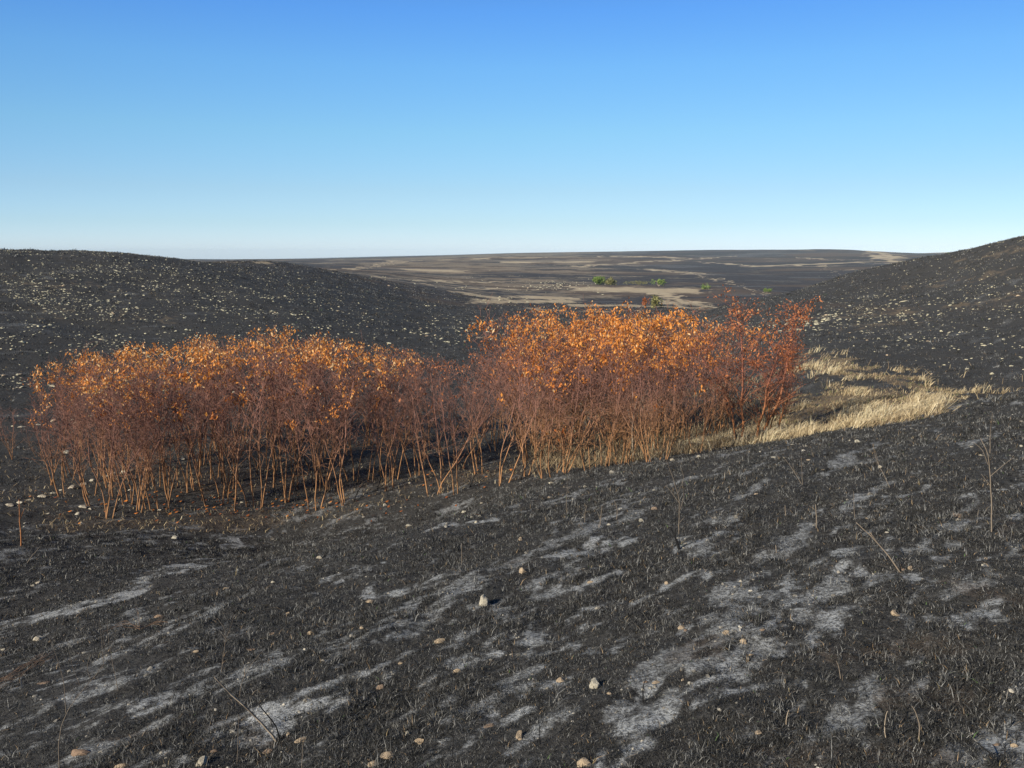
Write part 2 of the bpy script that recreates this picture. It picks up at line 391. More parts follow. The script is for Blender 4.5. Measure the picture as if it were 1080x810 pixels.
def cover(x, y):
    r = np.hypot(x, y) + 1e-6; th = np.arctan2(x, y); lr = np.log(r)
    c = (x * .66 + y * .75); d = (-x * .75 + y * .66)
    wth = th + (fbm(c * 2.5, d * 2.5, 51, 3) - .5) * .07; wlr = lr + (fbm(c * 1.6, d * 3.2, 52, 4) - .5) * .16
    ash = np.zeros(x.shape); grass = np.zeros(x.shape); brown = np.zeros(x.shape)
    nearm = r < 40; farm = r > 112
    brk = .15 + .95 * sstep(.36, .62, .4 * fbm(c * 2.2, d * 4.2, 58, 3) + .6 * fbm(c * 9, d * 16, 59, 4))
    for s in ASHS:
        ash[nearm] = np.maximum(ash[nearm], seg_mask(wth[nearm], wlr[nearm], *s[:4], s[4] * .85) * brk[nearm] * 1.2)
    nzs = .52 * fbm(c * .9, d * 3.2, 61, 4) + .48 * fbm(c * 6, d * 13, 62, 4)
    ash[nearm] = np.maximum(ash[nearm], (sstep(.52, .66, nzs) * .80 * (1 - sstep(14, 24, r)))[nearm])
    ash = np.maximum(ash, .45 * sstep(.62, .78, fbm(c * .3, d * 1.2, 63, 4)) * sstep(18, 26, r) * (1 - sstep(60, 90, r)))
    gm_ = (r > 13.6) & (r < 45)
    for s in MEADOW:
        grass[gm_] = np.maximum(grass[gm_], .85 * seg_mask(th[gm_] + (wth[gm_] - th[gm_]) * 1.5, lr[gm_] + (fbm(x[gm_] * .8, y[gm_] * .8, 71, 4) - .5) * .26, *s))
    hm_ = (r > 30) & (r < 100)
    for s in HILL:
        m = seg_mask(th[hm_], wlr[hm_], *s) * sstep(.35, .6, fbm(th[hm_] * 110, lr[hm_] * 60, 77, 3))
        grass[hm_] = np.maximum(grass[hm_], .62 * m)
    wth2 = th + (fbm(th * 90, lr * 40, 81, 3) - .5) * .05; wlr2 = lr + (fbm(th * 70, lr * 40, 82, 4) - .5) * .09
    for s in TAN:
        grass[farm] = np.maximum(grass[farm], .95 * seg_mask(wth2[farm], wlr2[farm], *s[:4], s[4] * .7))
    # pale and dark bands over the distant grazing land
    bands = .55 * fbm(th * 9, lr * 14, 91, 5) + .45 * fbm(th * 45, lr * 60, 93, 4)
    pale = sstep(.44, .64, bands + .10 * np.exp(-((th + .02) / .16) ** 2) - .12 * sstep(.05, .2, th) ) * sstep(math.log(120), math.log(230), lr)
    grass[farm] = np.maximum(grass[farm], .50 * pale[farm])
    brown[farm] = np.maximum(brown[farm], .75 * sstep(.45, .65, fbm(th * 8, lr * 9, 97, 4))[farm])
    fa = .42 * sstep(.55, .72, fbm(th * 14, lr * 18, 99, 5)) * sstep(4.6, 5.4, lr)
    ash[farm] = np.maximum(ash[farm], fa[farm])
    plain = sstep(math.log(2300), math.log(3000), lr) * sstep(.38, .42, th)
    grass = np.maximum(grass, plain)
    for s in BROWN:
        brown = np.maximum(brown, .52 * seg_mask(wth, wlr, *s))
    darken = sstep(math.log(2200), math.log(3200), lr) * (1 - sstep(.3, .38, th))
    grass *= 1 - darken; ash *= 1 - darken
    return ash, grass, brown

ash, grass, brown = cover(V[:, 0].copy(), V[:, 1].copy())
add_col(ground_me, 'mask', np.stack([ash, grass, brown], 1))
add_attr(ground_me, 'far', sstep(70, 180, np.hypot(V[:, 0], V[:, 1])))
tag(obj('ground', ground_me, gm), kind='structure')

# ------------------------------------------------------------------ blades (stuff)
def blades(name, bx, by, L, w, tint, lean=.5, mat=None, droop=0.0, wind=None, sink=.01):
    N = len(bx); bz = H(bx, by) - sink
    az = RNG.uniform(0, 2 * math.pi, N)
    if wind is not None:
        az = wind + RNG.normal(0, .9, N)
    ln = np.abs(RNG.normal(lean, lean * .5, N))
    dx, dy = np.cos(az), np.sin(az)
    fa = RNG.uniform(0, math.pi, N); px, py = np.cos(fa), np.sin(fa)
    h1 = L * .55; o1 = L * ln * .35
    h2 = L * (1 - droop) * np.clip(1 - ln * .35, .15, 1); o2 = L * ln
    z1 = bz + h1 * np.clip(1 - ln * .2, .3, 1); z2 = bz + h2
    c = lambda x, y, z: np.stack([x, y, z], 1)
    v0 = c(bx - px * w / 2, by - py * w / 2, bz); v1 = c(bx + px * w / 2, by + py * w / 2, bz)
    mx, my = bx + dx * o1, by + dy * o1
    v2 = c(mx + px * w * .4, my + py * w * .4, z1); v3 = c(mx - px * w * .4, my - py * w * .4, z1)
    v4 = c(bx + dx * o2, by + dy * o2, z2)
    V = np.stack([v0, v1, v2, v3, v4], 1).reshape(-1, 3)
    k = (np.arange(N) * 5)[:, None]
    f = np.concatenate([k, k + 1, k + 2, k + 3, k + 3, k + 2, k + 4], 1).ravel()
    lt = np.tile([4, 3], N)
    me = mesh_from(name, V, f, lt, False)
    add_attr(me, 'tint', np.repeat(tint, 5))
    return obj(name, me, mat)

def polar_scatter(n, r0, r1, thm=.62, gamma=1.0):
    th = RNG.uniform(-thm, thm, n); t = RNG.uniform(0, 1, n) ** gamma
    r = np.exp(math.log(r0) + (math.log(r1) - math.log(r0)) * t)
    return r * np.sin(th), r * np.cos(th), r

# charred stubble in tufts
NTUFT = 100000
tx, ty, tr = polar_scatter(NTUFT, 2.0, 170, .64, 1.1)
tx2, ty2, tr2 = polar_scatter(62000, 2.0, 15, .62, .95)
tx = np.concatenate([tx, tx2]); ty = np.concatenate([ty, ty2]); tr = np.concatenate([tr, tr2]); NTUFT = len(tx)
ash_t, grass_t, brown_t = cover(tx, ty)
keep = (RNG.uniform(0, 1, NTUFT) > ash_t * .84) & (grass_t < .45) & (RNG.uniform(0, 1, NTUFT) < .5 + 1.1 * sstep(.3, .6, fbm(tx * .9, ty * .9, 132, 3)))
tx, ty, tr = tx[keep], ty[keep], tr[keep]
per = 9
bx = np.repeat(tx, per); by = np.repeat(ty, per); br = np.repeat(tr, per); N = len(bx)
spread = (.014 + .0036 * br)
ang = RNG.uniform(0, 6.283, N); rad = np.sqrt(RNG.uniform(0, 1, N)) * spread
bx = bx + np.cos(ang) * rad; by = by + np.sin(ang) * rad
tall = np.repeat(RNG.lognormal(0, .42, len(tx)) * (.45 + 1.1 * fbm(tx * 1.6, ty * 1.6, 131, 3)), per)
L = np.clip((.016 + .0014 * np.minimum(br, 14) + .0007 * np.maximum(br - 14, 0)) * tall * RNG.uniform(.5, 1.4, N), .02, .3)
w = .0014 + .00048 * br
tb = np.clip(np.repeat(RNG.uniform(.1, .78, len(tx)), per) + RNG.normal(0, .18, N), 0, .87)
rare = RNG.uniform(0, 1, N)
tb = np.where(rare > .975, RNG.uniform(.88, .98, N), tb); tb = np.where(rare > .9985, 1.0, tb)
tag(blades('burnt_grass', bx, by, L, w, tb, .7, M_char), 'black charred grass stubble in low tufts over the slopes', 'burnt grass', kind='stuff')

# longer limp charred blades and straw in the foreground
n = 26000
x, y, r = polar_scatter(n, 2.1, 14, .64, .9)
a_, g_, b_ = cover(x, y); k = (RNG.uniform(0, 1, n) > a_) & (fbm(x * 1.1, y * 1.1, 141, 3) > .46)
x, y, r = x[k], y[k], r[k]; n = len(x)
t = RNG.uniform(.0, .86, n) ** 1.3; q = RNG.uniform(0, 1, n); t = np.where(q > .93, RNG.uniform(.89, .98, n), t)
tag(blades('charred_straw', x, y, RNG.uniform(.025, .07, n) * (1 + .03 * r), .0013 + .00045 * r, t, 1.1, M_char, .3), 'limp black and brown straw lying between the burnt tufts', 'burnt grass', kind='stuff')

# unburnt meadow grass in the draw on the right
n = 420000
x, y, r = polar_scatter(n, 13.4, 44, .64, 1.0)
a_, g_, b_ = cover(x, y)
k = RNG.uniform(0, 1, n) < (np.clip(g_ - .2, 0, 1) * 1.3) ** 1.2 * (.34 + 1.5 * sstep(.32, .66, fbm(x * 1.1, y * 1.1, 151, 3)))
x, y, r = x[k], y[k], r[k]; n = len(x)
cl = .5 * fbm(x * .9, y * .9, 152, 3) + .5 * fbm(x * 1.1, y * 1.1, 151, 3)
t = np.clip(.12 + (cl - .3) * 1.7 + RNG.normal(0, .16, n), 0, .93); t = np.where((RNG.uniform(0, 1, n) > .9) & (cl < .5), 1.0, t)
L = (.07 + .36 * sstep(.38, .72, cl)) * RNG.uniform(.5, 1.3, n)
tag(blades('dry_grass', x, y, L, .006 + .0004 * r, t, .75, M_dry, .2, wind=-.1), 'pale straw grass left unburnt along the draw right of the thicket', 'grass', kind='stuff')

# thin brown litter grass under the thickets
n = 90000
x, y, r = polar_scatter(n, 14.5, 30, .60, 1.0)
th_ = np.arctan2(x, y)
uu = CX + F * np.tan(th_)
den = np.where(uu > 560, np.where(uu < 820, .6, .03), .16) * sstep(.3, .6, fbm(x * .7, y * .7, 161, 3))
a_, g_, b_ = cover(x, y); den = np.maximum(den, .45 * np.clip(b_, 0, 1)) * (r > 15.2) * np.where(uu < 560, r < 24, 1)
k = RNG.uniform(0, 1, n) < den
x, y, r = x[k], y[k], r[k]; n = len(x); uu = uu[k]
L = np.where(uu > 560, RNG.uniform(.12, .5, n), RNG.uniform(.05, .18, n))
tag(blades('brown_litter_grass', x, y, L, .008 + .0002 * r, np.clip(RNG.normal(.3, .2, n), 0, .9), .9, M_dry, .35), 'scorched brown grass and litter under the thickets', 'grass', kind='stuff')

# fallen leaves under the left thicket
n = 300
pts = []
for _ in range(n):
    u = random.gauss(250, 95); v = random.gauss(530, 13)
    if v > 556 or v < 480 or u < 10 or u > 700: continue
    pts.append(hit(u, v))
for _ in range(60):
    u, v = random.uniform(380, 700), random.uniform(492, 515)
    if u < 540: pts.append(hit(u, v))
pts = np.array(pts); n = len(pts); az = RNG.uniform(0, 6.28, n); s = RNG.uniform(.02, .05, n)
vv = []
for (p, a1, s1) in zip(pts, az, s):
    d = np.array([math.cos(a1), math.sin(a1), 0]); e = np.array([-d[1], d[0], 0]); z = np.array([0, 0, 1.])
    vv += [p - d * s1 + z * .02, p + e * s1 * .5 + z * .035, p + d * s1 + z * (.03 + .3 * s1), p - e * s1 * .5 + z * .02]
me = mesh_from('fallen_leaves', np.array(vv), np.arange(4 * n), np.full(n, 4)); add_attr(me, 'tint', np.repeat(RNG.uniform(.05, .75, n), 4))
tag(obj('fallen_leaves', me, M_leaf), 'curled orange leaves fallen on the bare ground beneath the left thicket', 'leaves', kind='stuff')

# ------------------------------------------------------------------ tubes
class Tubes:
    def __init__(s): s.v = []; s.f = []; s.lt = []; s.n = 0
    def add(s, pts, radii, sides=4):
        pts = [Vector(p) for p in pts]; m = len(pts)
        d = (pts[-1] - pts[0]).normalized() if (pts[-1] - pts[0]).length > 1e-6 else Vector((0, 0, 1))
        ref = Vector((1, 0, 0)) if abs(d.x) < .7 else Vector((0, 1, 0))
        base = s.n
        for k, p in enumerate(pts):
            t = (pts[min(k + 1, m - 1)] - pts[max(k - 1, 0)]).normalized()
            a = t.cross(ref).normalized(); b2 = t.cross(a)
            for q in range(sides):
                an = 2 * math.pi * q / sides
                s.v.append(p + (a * math.cos(an) + b2 * math.sin(an)) * radii[k])
        for k in range(m - 1):
            for q in range(sides):
                a0 = base + k * sides + q; a1 = base + k * sides + (q + 1) % sides
                s.f += [a0, a1, a1 + sides, a0 + sides]; s.lt.append(4)
        s.v.append(pts[-1] + (pts[-1] - pts[-2]).normalized() * radii[-1]); tip = base + m * sides
        for q in range(sides):
            s.f += [base + (m - 1) * sides + q, base + (m - 1) * sides + (q + 1) % sides, tip]; s.lt.append(3)
        s.n = tip + 1
    def mesh(s, name, mat):
        me = mesh_from(name, np.array([tuple(v) for v in s.v]), s.f, s.lt, True); me.materials.append(mat); return me

def leaf_mesh(name, leaves, mat):
    """leaves: (pos, dir, size, tint) -> folded two-quad leaf"""
    v = []; f = []; t = []; k = 0
    for p, d, s, ti in leaves:
        side = d.cross(Vector((random.gauss(0, 1), random.gauss(0, 1), random.gauss(0, 1)))).normalized() * s * .21
        nrm = d.cross(side).normalized() * s * random.uniform(.08, .3)
        mid_ = p + d * s * .5
        tipp = p + d * s + nrm * .8
        v += [p, mid_ + side, tipp, mid_ - side * .9 + nrm * 1.2]
        f += [k, k + 1, k + 2, k, k + 2, k + 3]; t += [ti] * 4; k += 4
    me = mesh_from(name, np.array([tuple(a) for a in v]), f, [3] * (len(f) // 3)); add_attr(me, 'tint', t); me.materials.append(mat)
    return me

def walk(p, d, length, nseg, wob, up):
    pts = [p.copy()]; d = d.normalized()
    for k in range(nseg):
        d = (d + Vector((random.gauss(0, wob), random.gauss(0, wob), random.gauss(0, wob) + up))).normalized()
        pts.append(pts[-1] + d * length / nseg)
    return pts, d

def shrub_proto(kind):
    """a shrub of unit-height class 3 m: list of stem meshes and a leaf mesh"""
    stems = []; leaves = []
    conf = dict(
        slender=dict(ns=random.choice([2, 3, 3, 4, 5]), spread=.13, nb=15, leaf=.95, dens=15, mat=M_bark, lm=M_leaf, rad=.0132, low=.31, tmu=.77),
        bushy=dict(ns=random.choice([7, 8, 9]), spread=.24, nb=11, leaf=.85, dens=13, mat=M_bark, lm=M_leaf, rad=.0108, low=.17, tmu=.67),
        sparse=dict(ns=random.choice([2, 3]), spread=.16, nb=13, leaf=.90, dens=4.5, mat=M_bark, lm=M_redleaf, rad=.0125, low=.3, tmu=.5),
        bare=dict(ns=random.choice([2, 3]), spread=.30, nb=15, leaf=.93, dens=.7, mat=M_bark, lm=M_leaf, rad=.014, low=.2, tmu=.5),
        red=dict(ns=4, spread=.13, nb=26, leaf=.60, dens=9, ls=.85, mat=M_bark_red, lm=M_redleaf, rad=.019, low=.2, tmu=.55),
    )[kind]
    for si in range(conf['ns']):
        T = Tubes()
        a = random.uniform(0, 6.283) + si; off = random.uniform(.02, .13) * (1 if conf['ns'] < 4 else 2.0)
        b0 = Vector((math.cos(a) * off, math.sin(a) * off, -.12))
        hh = 3.0 * random.uniform(.86, 1.0) * (1 if si == 0 else random.uniform(.74, .98))
        lean = conf['spread'] * random.uniform(.3, 1.25)
        d = Vector((math.cos(a) * lean, math.sin(a) * lean, 1))
        pts, _ = walk(b0, d, hh, 13, .085, .035)
        r0 = conf['rad'] * random.uniform(.75, 1.25)
        rad = [r0 * (1 - .66 * k / 13) for k in range(14)]; rad[0] *= 1.35
        T.add(pts, rad, 5)
        for bi in range(conf['nb']):
            f = conf['low'] + (1 - conf['low']) * (bi + random.random()) / conf['nb']
            k = min(12, int(f * 13)); p = pts[k].lerp(pts[k + 1], f * 13 - k if f < 1 else 0)
            an = random.uniform(0, 6.283); up = random.uniform(.75, 1.9)
            bl = (1 - .55 * f) * random.uniform(.5, 1.1) * (1.0 if conf['ns'] < 4 else .85)
            bd = Vector((math.cos(an), math.sin(an), up))
            bp_, _ = walk(p, bd, bl, 5, .15, .05)
            br_ = max(.0040, r0 * (1 - .8 * f) * .5)
            T.add(bp_, [br_ * (1 - .12 * q) for q in range(6)], 3)
            for ti in range(random.randint(2, 4)):
                q = random.uniform(.15, 1); kk = min(4, int(q * 5)); pp = bp_[kk].lerp(bp_[kk + 1], q * 5 - kk if q < 1 else 1)
                an2 = random.uniform(0, 6.283); tl = random.uniform(.16, .48)
                tp, td = walk(pp, Vector((math.cos(an2), math.sin(an2), random.uniform(.2, 1.3))), tl, 3, .2, .03)
                T.add(tp, [.0036, .0031, .0026, .002], 3)
                if random.random() < .6:
                    t2, _ = walk(tp[1], Vector((math.cos(an2 + 1.2), math.sin(an2 + 1.2), .6)), tl * .55, 2, .2, .03)
                    T.add(t2, [.0032, .0028, .0022], 3)
                for sgi in range(2):
                    base = tp[1 + sgi].lerp(tp[2 + sgi], random.random())
                    hrel = base.z / 3.0
                    prob = 1 / (1 + math.exp(-(hrel - conf['leaf'] - random.gauss(0, .05)) * 12))
                    if random.random() < prob:
                        for _ in range(max(0, int(random.gauss(conf['dens'], conf['dens'] * .6)))):
                            pos = base + Vector((random.gauss(0, .05), random.gauss(0, .05), random.gauss(0, .05)))
                            dd = Vector((random.gauss(0, .55), random.gauss(0, .55), -random.uniform(.3, 1.4))).normalized()
                            leaves.append((pos, dd, random.lognormvariate(0, .3) * .047 * conf.get('ls', 1), min(1, max(0, random.gauss(conf['tmu'] + (hrel - .85) * .5, .19)))))
        stems.append(T.mesh('stem', conf['mat']))
    return stems, leaf_mesh('foliage', leaves, conf['lm'])

protos = {k: [shrub_proto(k) for _ in range(m)] for k, m in dict(slender=9, bushy=6, sparse=4, bare=4, red=2).items()}
_tops = {}
def top_of(pr):
    key = pr[1].name
    if key not in _tops:
        zs = [v.co.z for v in pr[1].vertices] or [v.co.z for v in pr[0][0].vertices]
        zs.sort(); _tops[key] = zs[int(len(zs) * .985)] if zs else 3
    return _tops[key]

def plant(kind, loc, height, label, cat, group, name='scorched_shrub', idx=None):
    pr = random.choice(protos[kind]) if idx is None else protos[kind][idx]
    s = height / top_of(pr)
    root = empty(name, loc, random.uniform(0, 6.283), s)
    root.scale = (s * random.uniform(.9, 1.15), s * random.uniform(.9, 1.15), s)
    tag(root, label, cat, group)
    for m in pr[0]: obj('stem', m, None, root)
    obj('foliage', pr[1], None, root)
    return root

sil = [(0, 420), (60, 386), (90, 370), (130, 362), (180, 357), (250, 348), (290, 343), (330, 347), (370, 352), (410, 360), (440, 366), (480, 368), (520, 358),
       (545, 338), (560, 330), (600, 322), (640, 320), (680, 323), (710, 334), (745, 338), (775, 314), (800, 330), (830, 360), (850, 385)]
def sil_y(u): return float(np.interp(u, [a for a, _ in sil], [b for _, b in sil]))
def height_for(x, y, z, vt):
    """height that a shrub standing there needs for its top to reach image row vt"""
    th = math.atan2(x, y); u = CX + F * math.tan(th); _, tn = ray(u, vt)
    return -tn * math.hypot(x, y) - z

GL = 'scorched shrubs of the left thicket'; GR = 'scorched shrubs of the right thicket'
front = [
 # u, v base, kind, extra rows below silhouette, label
 (52, 512, 'bare', 28, 'leafless multi-stemmed shrub at the far left end of the left thicket'),
 (22, 577, 'twig', 0, None),
 (108, 547, 'slender', 22, 'scorched shrub nearest the front at the left end, with two long pale trunks'),
 (96, 533, 'bare', 34, 'thin leafless shrub just left of the big twin-trunked one at the left end'),
 (141, 538, 'slender', 12, 'single straight tan trunk standing just above the scattered pale rocks at left'),
 (170, 536, 'slender', 8, 'slim orange-topped shrub at the left edge of the fallen orange leaves'),
 (186, 515, 'slender', 6, 'slim shrub set back behind the left part of the fallen orange leaves'),
 (226, 531, 'slender', 6, 'slim single trunk rising from the middle of the fallen orange leaves'),
 (263, 536, 'slender', 4, 'pale trunk standing alone at the right end of the fallen orange leaves'),
 (243, 512, 'slender', 8, 'short-looking trunk set back between two front trunks over the fallen leaves'),
 (278, 497, 'slender', 2, 'paired tan trunks set back just right of the pale debris heap'),
 (301, 529, 'slender', 0, 'shrub with two trunks meeting in a V at the ground in the left thicket'),
 (333, 537, 'slender', 2, 'front shrub of close parallel tan trunks right of the V-shaped pair'),
 (346, 516, 'slender', 4, 'shrub close behind and right of the close parallel trunks'),
 (364, 532, 'slender', 6, 'front shrub of the left thicket near the middle, low black fork beside it'),
 (392, 508, 'slender', 4, 'cluster of short orange trunks around a charred stub in mid left thicket'),
 (413, 518, 'slender', 6, 'shrub with one long slanting bright trunk near the right end of the left thicket'),
 (454, 524, 'sparse', 0, 'thin straight trunk standing first in the gap between the thickets'),
 (467, 519, 'sparse', 0, 'thin shrub standing second in the gap between the thickets'),
 (482, 520, 'sparse', 0, 'pale-based thin shrub in the middle of the gap between the thickets'),
 (505, 500, 'sparse', 0, 'nearly leafless shrub set back in the gap between the thickets'),
 (532, 510, 'sparse', 2, 'leaning orange-based shrub where the gap meets the right thicket'),
 (552, 503, 'slender', 4, 'leftmost shrub of the right thicket, one crooked trunk'),
 (581, 502, 'bushy', 4, 'fan of long parallel reddish trunks at the left end of the right thicket'),
 (628, 494, 'bushy', 0, 'many-stemmed shrub at the front of the right thicket, left of the pale dead stem'),
 (660, 490, 'bushy', 0, 'dense many-stemmed shrub at the front centre of the right thicket'),
 (694, 486, 'bushy', 2, 'many-stemmed shrub at the front of the right thicket beside the dry grass verge'),
 (735, 478, 'bare', 30, 'leafless shrub of arching grey twigs left of the tall red shrub'),
]
for u, v, kind, low, lab in front:
    if kind == 'twig': continue
    x, y, z = hit(u, v)
    h = height_for(x, y, z, sil_y(u) + low + random.uniform(4, 14)) * (1.0)
    plant(kind, (x, y, z - .02), h, lab, 'shrub', GL if u < 520 else GR)

# the tall red shrub at the right end
x, y, z = hit(785, 467)
red = plant('red', (x, y, z - .02), height_for(x, y, z, 313), 'tall rusty-red shrub with crooked reddish trunks at the right end of the thicket', 'shrub', GR, idx=0)
_fc = np.array([v.co[:2] for v in protos['red'][0][1].vertices]).mean(0)
red.rotation_euler = (0, 0, -math.atan2(_fc[1], _fc[0]))
red.scale = (red.scale[0] * 1.28, red.scale[1] * 1.28, red.scale[2])

# back rows, by distance
placed = [(o.location.x, o.location.y) for o in COL.objects if o.type == 'EMPTY']
def back(u0, u1, r0, r1, n, kind, low, lab, grp, gap=.42):
    c = 0; tries = 0; off_ = random.random()
    while c < n and tries < 6000:
        tries += 1
        u = u0 + (u1 - u0) * min(1, ((c * .618 + off_) % 1) + random.uniform(-.06, .06)); r = random.uniform(r0, r1)
        th, _ = ray(u, 480); x, y = r * math.sin(th), r * math.cos(th)
        if any((x - a) ** 2 + (y - b) ** 2 < gap * gap for a, b in placed): continue
        z = Hs(x, y); h = height_for(x, y, z, sil_y(u) + abs(random.gauss(0, low)))
        if h > 4.3 or h < 1.3: continue
        placed.append((x, y)); c += 1
        k = kind if isinstance(kind, str) else random.choice(kind)
        plant(k, (x, y, z - .03), h, lab, 'shrub', grp)
back(85, 430, 17.8, 24.5, 44, 'slender', 8, 'slim orange-topped shrub among the rear rows of the left thicket', GL)
back(40, 120, 18.5, 22, 6, ['bare', 'slender'], 16, 'thin half-bare shrub in the fading left edge of the left thicket', GL)
back(2, 50, 19, 24, 2, 'bare', 24, 'wispy leafless shrub fading out at the far left of the left thicket', GL)
back(430, 545, 17.5, 22, 7, 'sparse', 4, 'thin reddish half-bare shrub behind the gap between the thickets', GL)
back(425, 550, 18, 23, 9, ['bare', 'sparse'], 10, 'bare brown shrub filling the gap between the two thickets', GR)
back(550, 705, 17.2, 22.5, 17, 'bushy', 7, 'dense orange-leaved shrub deep inside the right thicket', GR)
back(640, 720, 19, 24, 6, 'slender', 8, 'orange-leaved shrub at the back of the right thicket', GR)
back(700, 770, 17.5, 22, 6, ['bushy', 'sparse', 'bushy'], 16, 'low tangled shrub between the right thicket and the tall red shrub', GR)
x, y, z = hit(812, 458)
plant('red', (x, y, z - .02), height_for(x, y, z, 350), 'smaller red-brown shrub leaning right beside the tall red shrub', 'shrub', GR, idx=1)

# pale dead stem with twigs in the right thicket, charred stubs
def stick_thing(name, label, cat, group, mat, runs, loc, twig_mat=None):
    """runs: list of (points relative to loc, radius start, radius end); first = main stem, others = child twigs"""
    main = Tubes(); p, r0, r1 = runs[0]
    main.add(p, [r0 + (r1 - r0) * k / (len(p) - 1) for k in range(len(p))], 5)
    if len(runs) == 1:
        o = obj(name, main.mesh(name, mat)); o.location = loc; tag(o, label, cat, group); return o
    root = empty(name, loc); tag(root, label, cat, group)
    obj('stem', main.mesh('stem', mat), None, root)
    for p, r0, r1 in runs[1:]:
        t = Tubes(); t.add(p, [r0 + (r1 - r0) * k / (len(p) - 1) for k in range(len(p))], 4)
        obj('twig', t.mesh('twig', twig_mat or mat), None, root)
    return root

def upright(pxs, depth_lean=0.0):
    """image polyline, first point on the ground -> points relative to the foot, standing in a plane across the view"""
    u0, v0 = pxs[0]; x0, y0, z0 = hit(u0, v0); d0 = math.hypot(x0, y0); out_ = []
    for k, (u, v) in enumerate(pxs):
        th, tn = ray(u, v)
        # stand it in the vertical plane square to the bearing of its foot
        th0 = math.atan2(x0, y0); d = d0 / math.cos(th - th0) + depth_lean * (v0 - v) / F * d0
        out_.append(Vector((d * math.sin(th) - x0, d * math.cos(th) - y0, -tn * d - z0)))
    out_[0].z -= .03
    return out_, (x0, y0, z0)

def smooth_poly(pts, n=3, jit=.03):
    res = []
    m = len(pts)
    for k in range(m - 1):
        p0 = pts[max(k - 1, 0)]; p1 = pts[k]; p2 = pts[k + 1]; p3 = pts[min(k + 2, m - 1)]
        for q in range(n):
            t = q / n
            c = .5 * ((2 * p1) + (p2 - p0) * t + (2 * p0 - 5 * p1 + 4 * p2 - p3) * t * t + (3 * p1 - p0 - 3 * p2 + p3) * t ** 3)
            L_ = (p2 - p1).length
            if k or q: c = c + Vector([random.gauss(0, jit * .3) * L_ for _ in range(3)])
            res.append(c)
    res.append(pts[-1]); return res

def weed(main, twigs, rad, label, mat=M_stick, name='dead_weed_stem', cat='dead stem', group='dead stems standing in the burn', lean=.0):
    pts, loc = upright(main, lean)
    rad = rad * (.85 if rad >= .012 else .8 if name == 'leaning_stick' and group is None and rad > .0082 and rad < .0088 else .56)
    runs = [(smooth_poly(pts), rad, rad * .45)]
    for t in twigs:
        tp = []
        x0, y0, z0 = loc; d0 = math.hypot(x0, y0); th0 = math.atan2(x0, y0)
        for k, (u, v) in enumerate(t):
            th, tn = ray(u, v); d = d0 / math.cos(th - th0) + lean * (main[0][1] - v) / F * d0 + (k * random.uniform(-.03, .03) * 1)
            tp.append(Vector((d * math.sin(th) - x0, d * math.cos(th) - y0, -tn * d - z0)))
        runs.append((smooth_poly(tp), rad * .55, rad * .3))
    return stick_thing(name, label, cat, group if len(runs) else None, mat, runs, loc)

weed([(63, 812), (62, 785), (68, 757), (80, 737), (96, 718), (110, 700)], [[(96, 718), (92, 704), (96, 690)]], .0042, 'long curved dead stem rising from the bottom edge at lower left')
weed([(69, 752), (68, 725), (62, 700), (55, 680), (48, 667)], [], .0038, 'pale drooping stem whose tip hooks over a pale rock at left')
weed([(125, 728), (120, 705), (115, 680), (113, 653)], [[(120, 705), (112, 690), (108, 662)], [(116, 685), (122, 668)]], .0036, 'thin forked stem standing between the curved stem and the ash streaks at left')
weed([(86, 722), (78, 708), (73, 688)], [[(78, 708), (82, 698)]], .003, 'short thin stem just right of the hooked pale stem')
weed([(109, 700), (107, 675), (105, 651)], [], .003, 'straight thin stem with its top beside a reddish twig fan')
weed([(232, 710), (236, 690), (238, 674)], [[(238, 674), (230, 664), (218, 657)], [(238, 674), (236, 662), (229, 652)], [(238, 674), (243, 662), (247, 648)]], .0045, 'grey upright twig forking into four thin tips at lower left')
weed([(251, 735), (256, 718), (264, 702), (277, 687)], [[(264, 702), (262, 692)]], .003, 'thin leaning stem just right of the four-tipped twig')
weed([(250, 806), (251, 780), (252, 754)], [], .003, 'thin vertical stem left of the leaning pale stick')
weed([(318, 812), (319, 790), (320, 783)], [], .003, 'short thin stem on the bottom edge right of the leaning pale stick')
weed([(295, 781), (281, 768), (262, 749), (244, 732), (226, 714)], [], .0085, 'pale stick leaning left out of the ash near the bottom edge', mat=M_bark_pale, name='leaning_stick', cat='stick', group=None)
weed([(296, 781), (291, 766), (280, 752), (273, 741), (284, 728)], [], .0075, 'curved black stub crossing the foot of the leaning pale stick', mat=M_blackwood, name='charred_stub', cat='burnt stub', group='charred stubs')
weed([(953, 604), (940, 590), (925, 572), (903, 551)], [[(925, 572), (918, 562)]], .009, 'long brown stick leaning left beside a small pale rock on the right slope', name='leaning_stick', cat='stick', group=None)
weed([(951, 603), (932, 598), (914, 592)], [], .006, 'dark short stick lying left from the foot of the long brown stick', mat=M_blackwood, name='charred_stub', cat='burnt stub', group='charred stubs')
weed([(1046, 561), (1046, 535), (1044, 505), (1042, 480), (1034, 462)], [[(1044, 503), (1054, 494), (1070, 482)], [(1042, 490), (1036, 475), (1026, 466)], [(1044, 512), (1035, 500)], [(1044, 478), (1045, 455), (1047, 436)]], .008, 'tall thin sapling with a right-hand fork near the right edge', group=None, name='dead_sapling', cat='sapling')
weed([(940, 514), (932, 500), (925, 487), (921, 470)], [[(927, 490), (924, 478)]], .006, 'short leaning twig high on the right slope above the long brown stick')
weed([(902, 548), (901, 530), (900, 518)], [], .004, 'tiny vertical twig just above the tip of the long brown stick')
weed([(861, 557), (861, 545), (860, 532)], [], .010, 'short pale stump of stem left of the long brown stick')
weed([(829, 544), (828, 533)], [], .009, 'stubby pale stem left of another in the middle of the right slope')
weed([(820, 583), (818, 575)], [], .009, 'tiny white stub in the ash on the right slope')
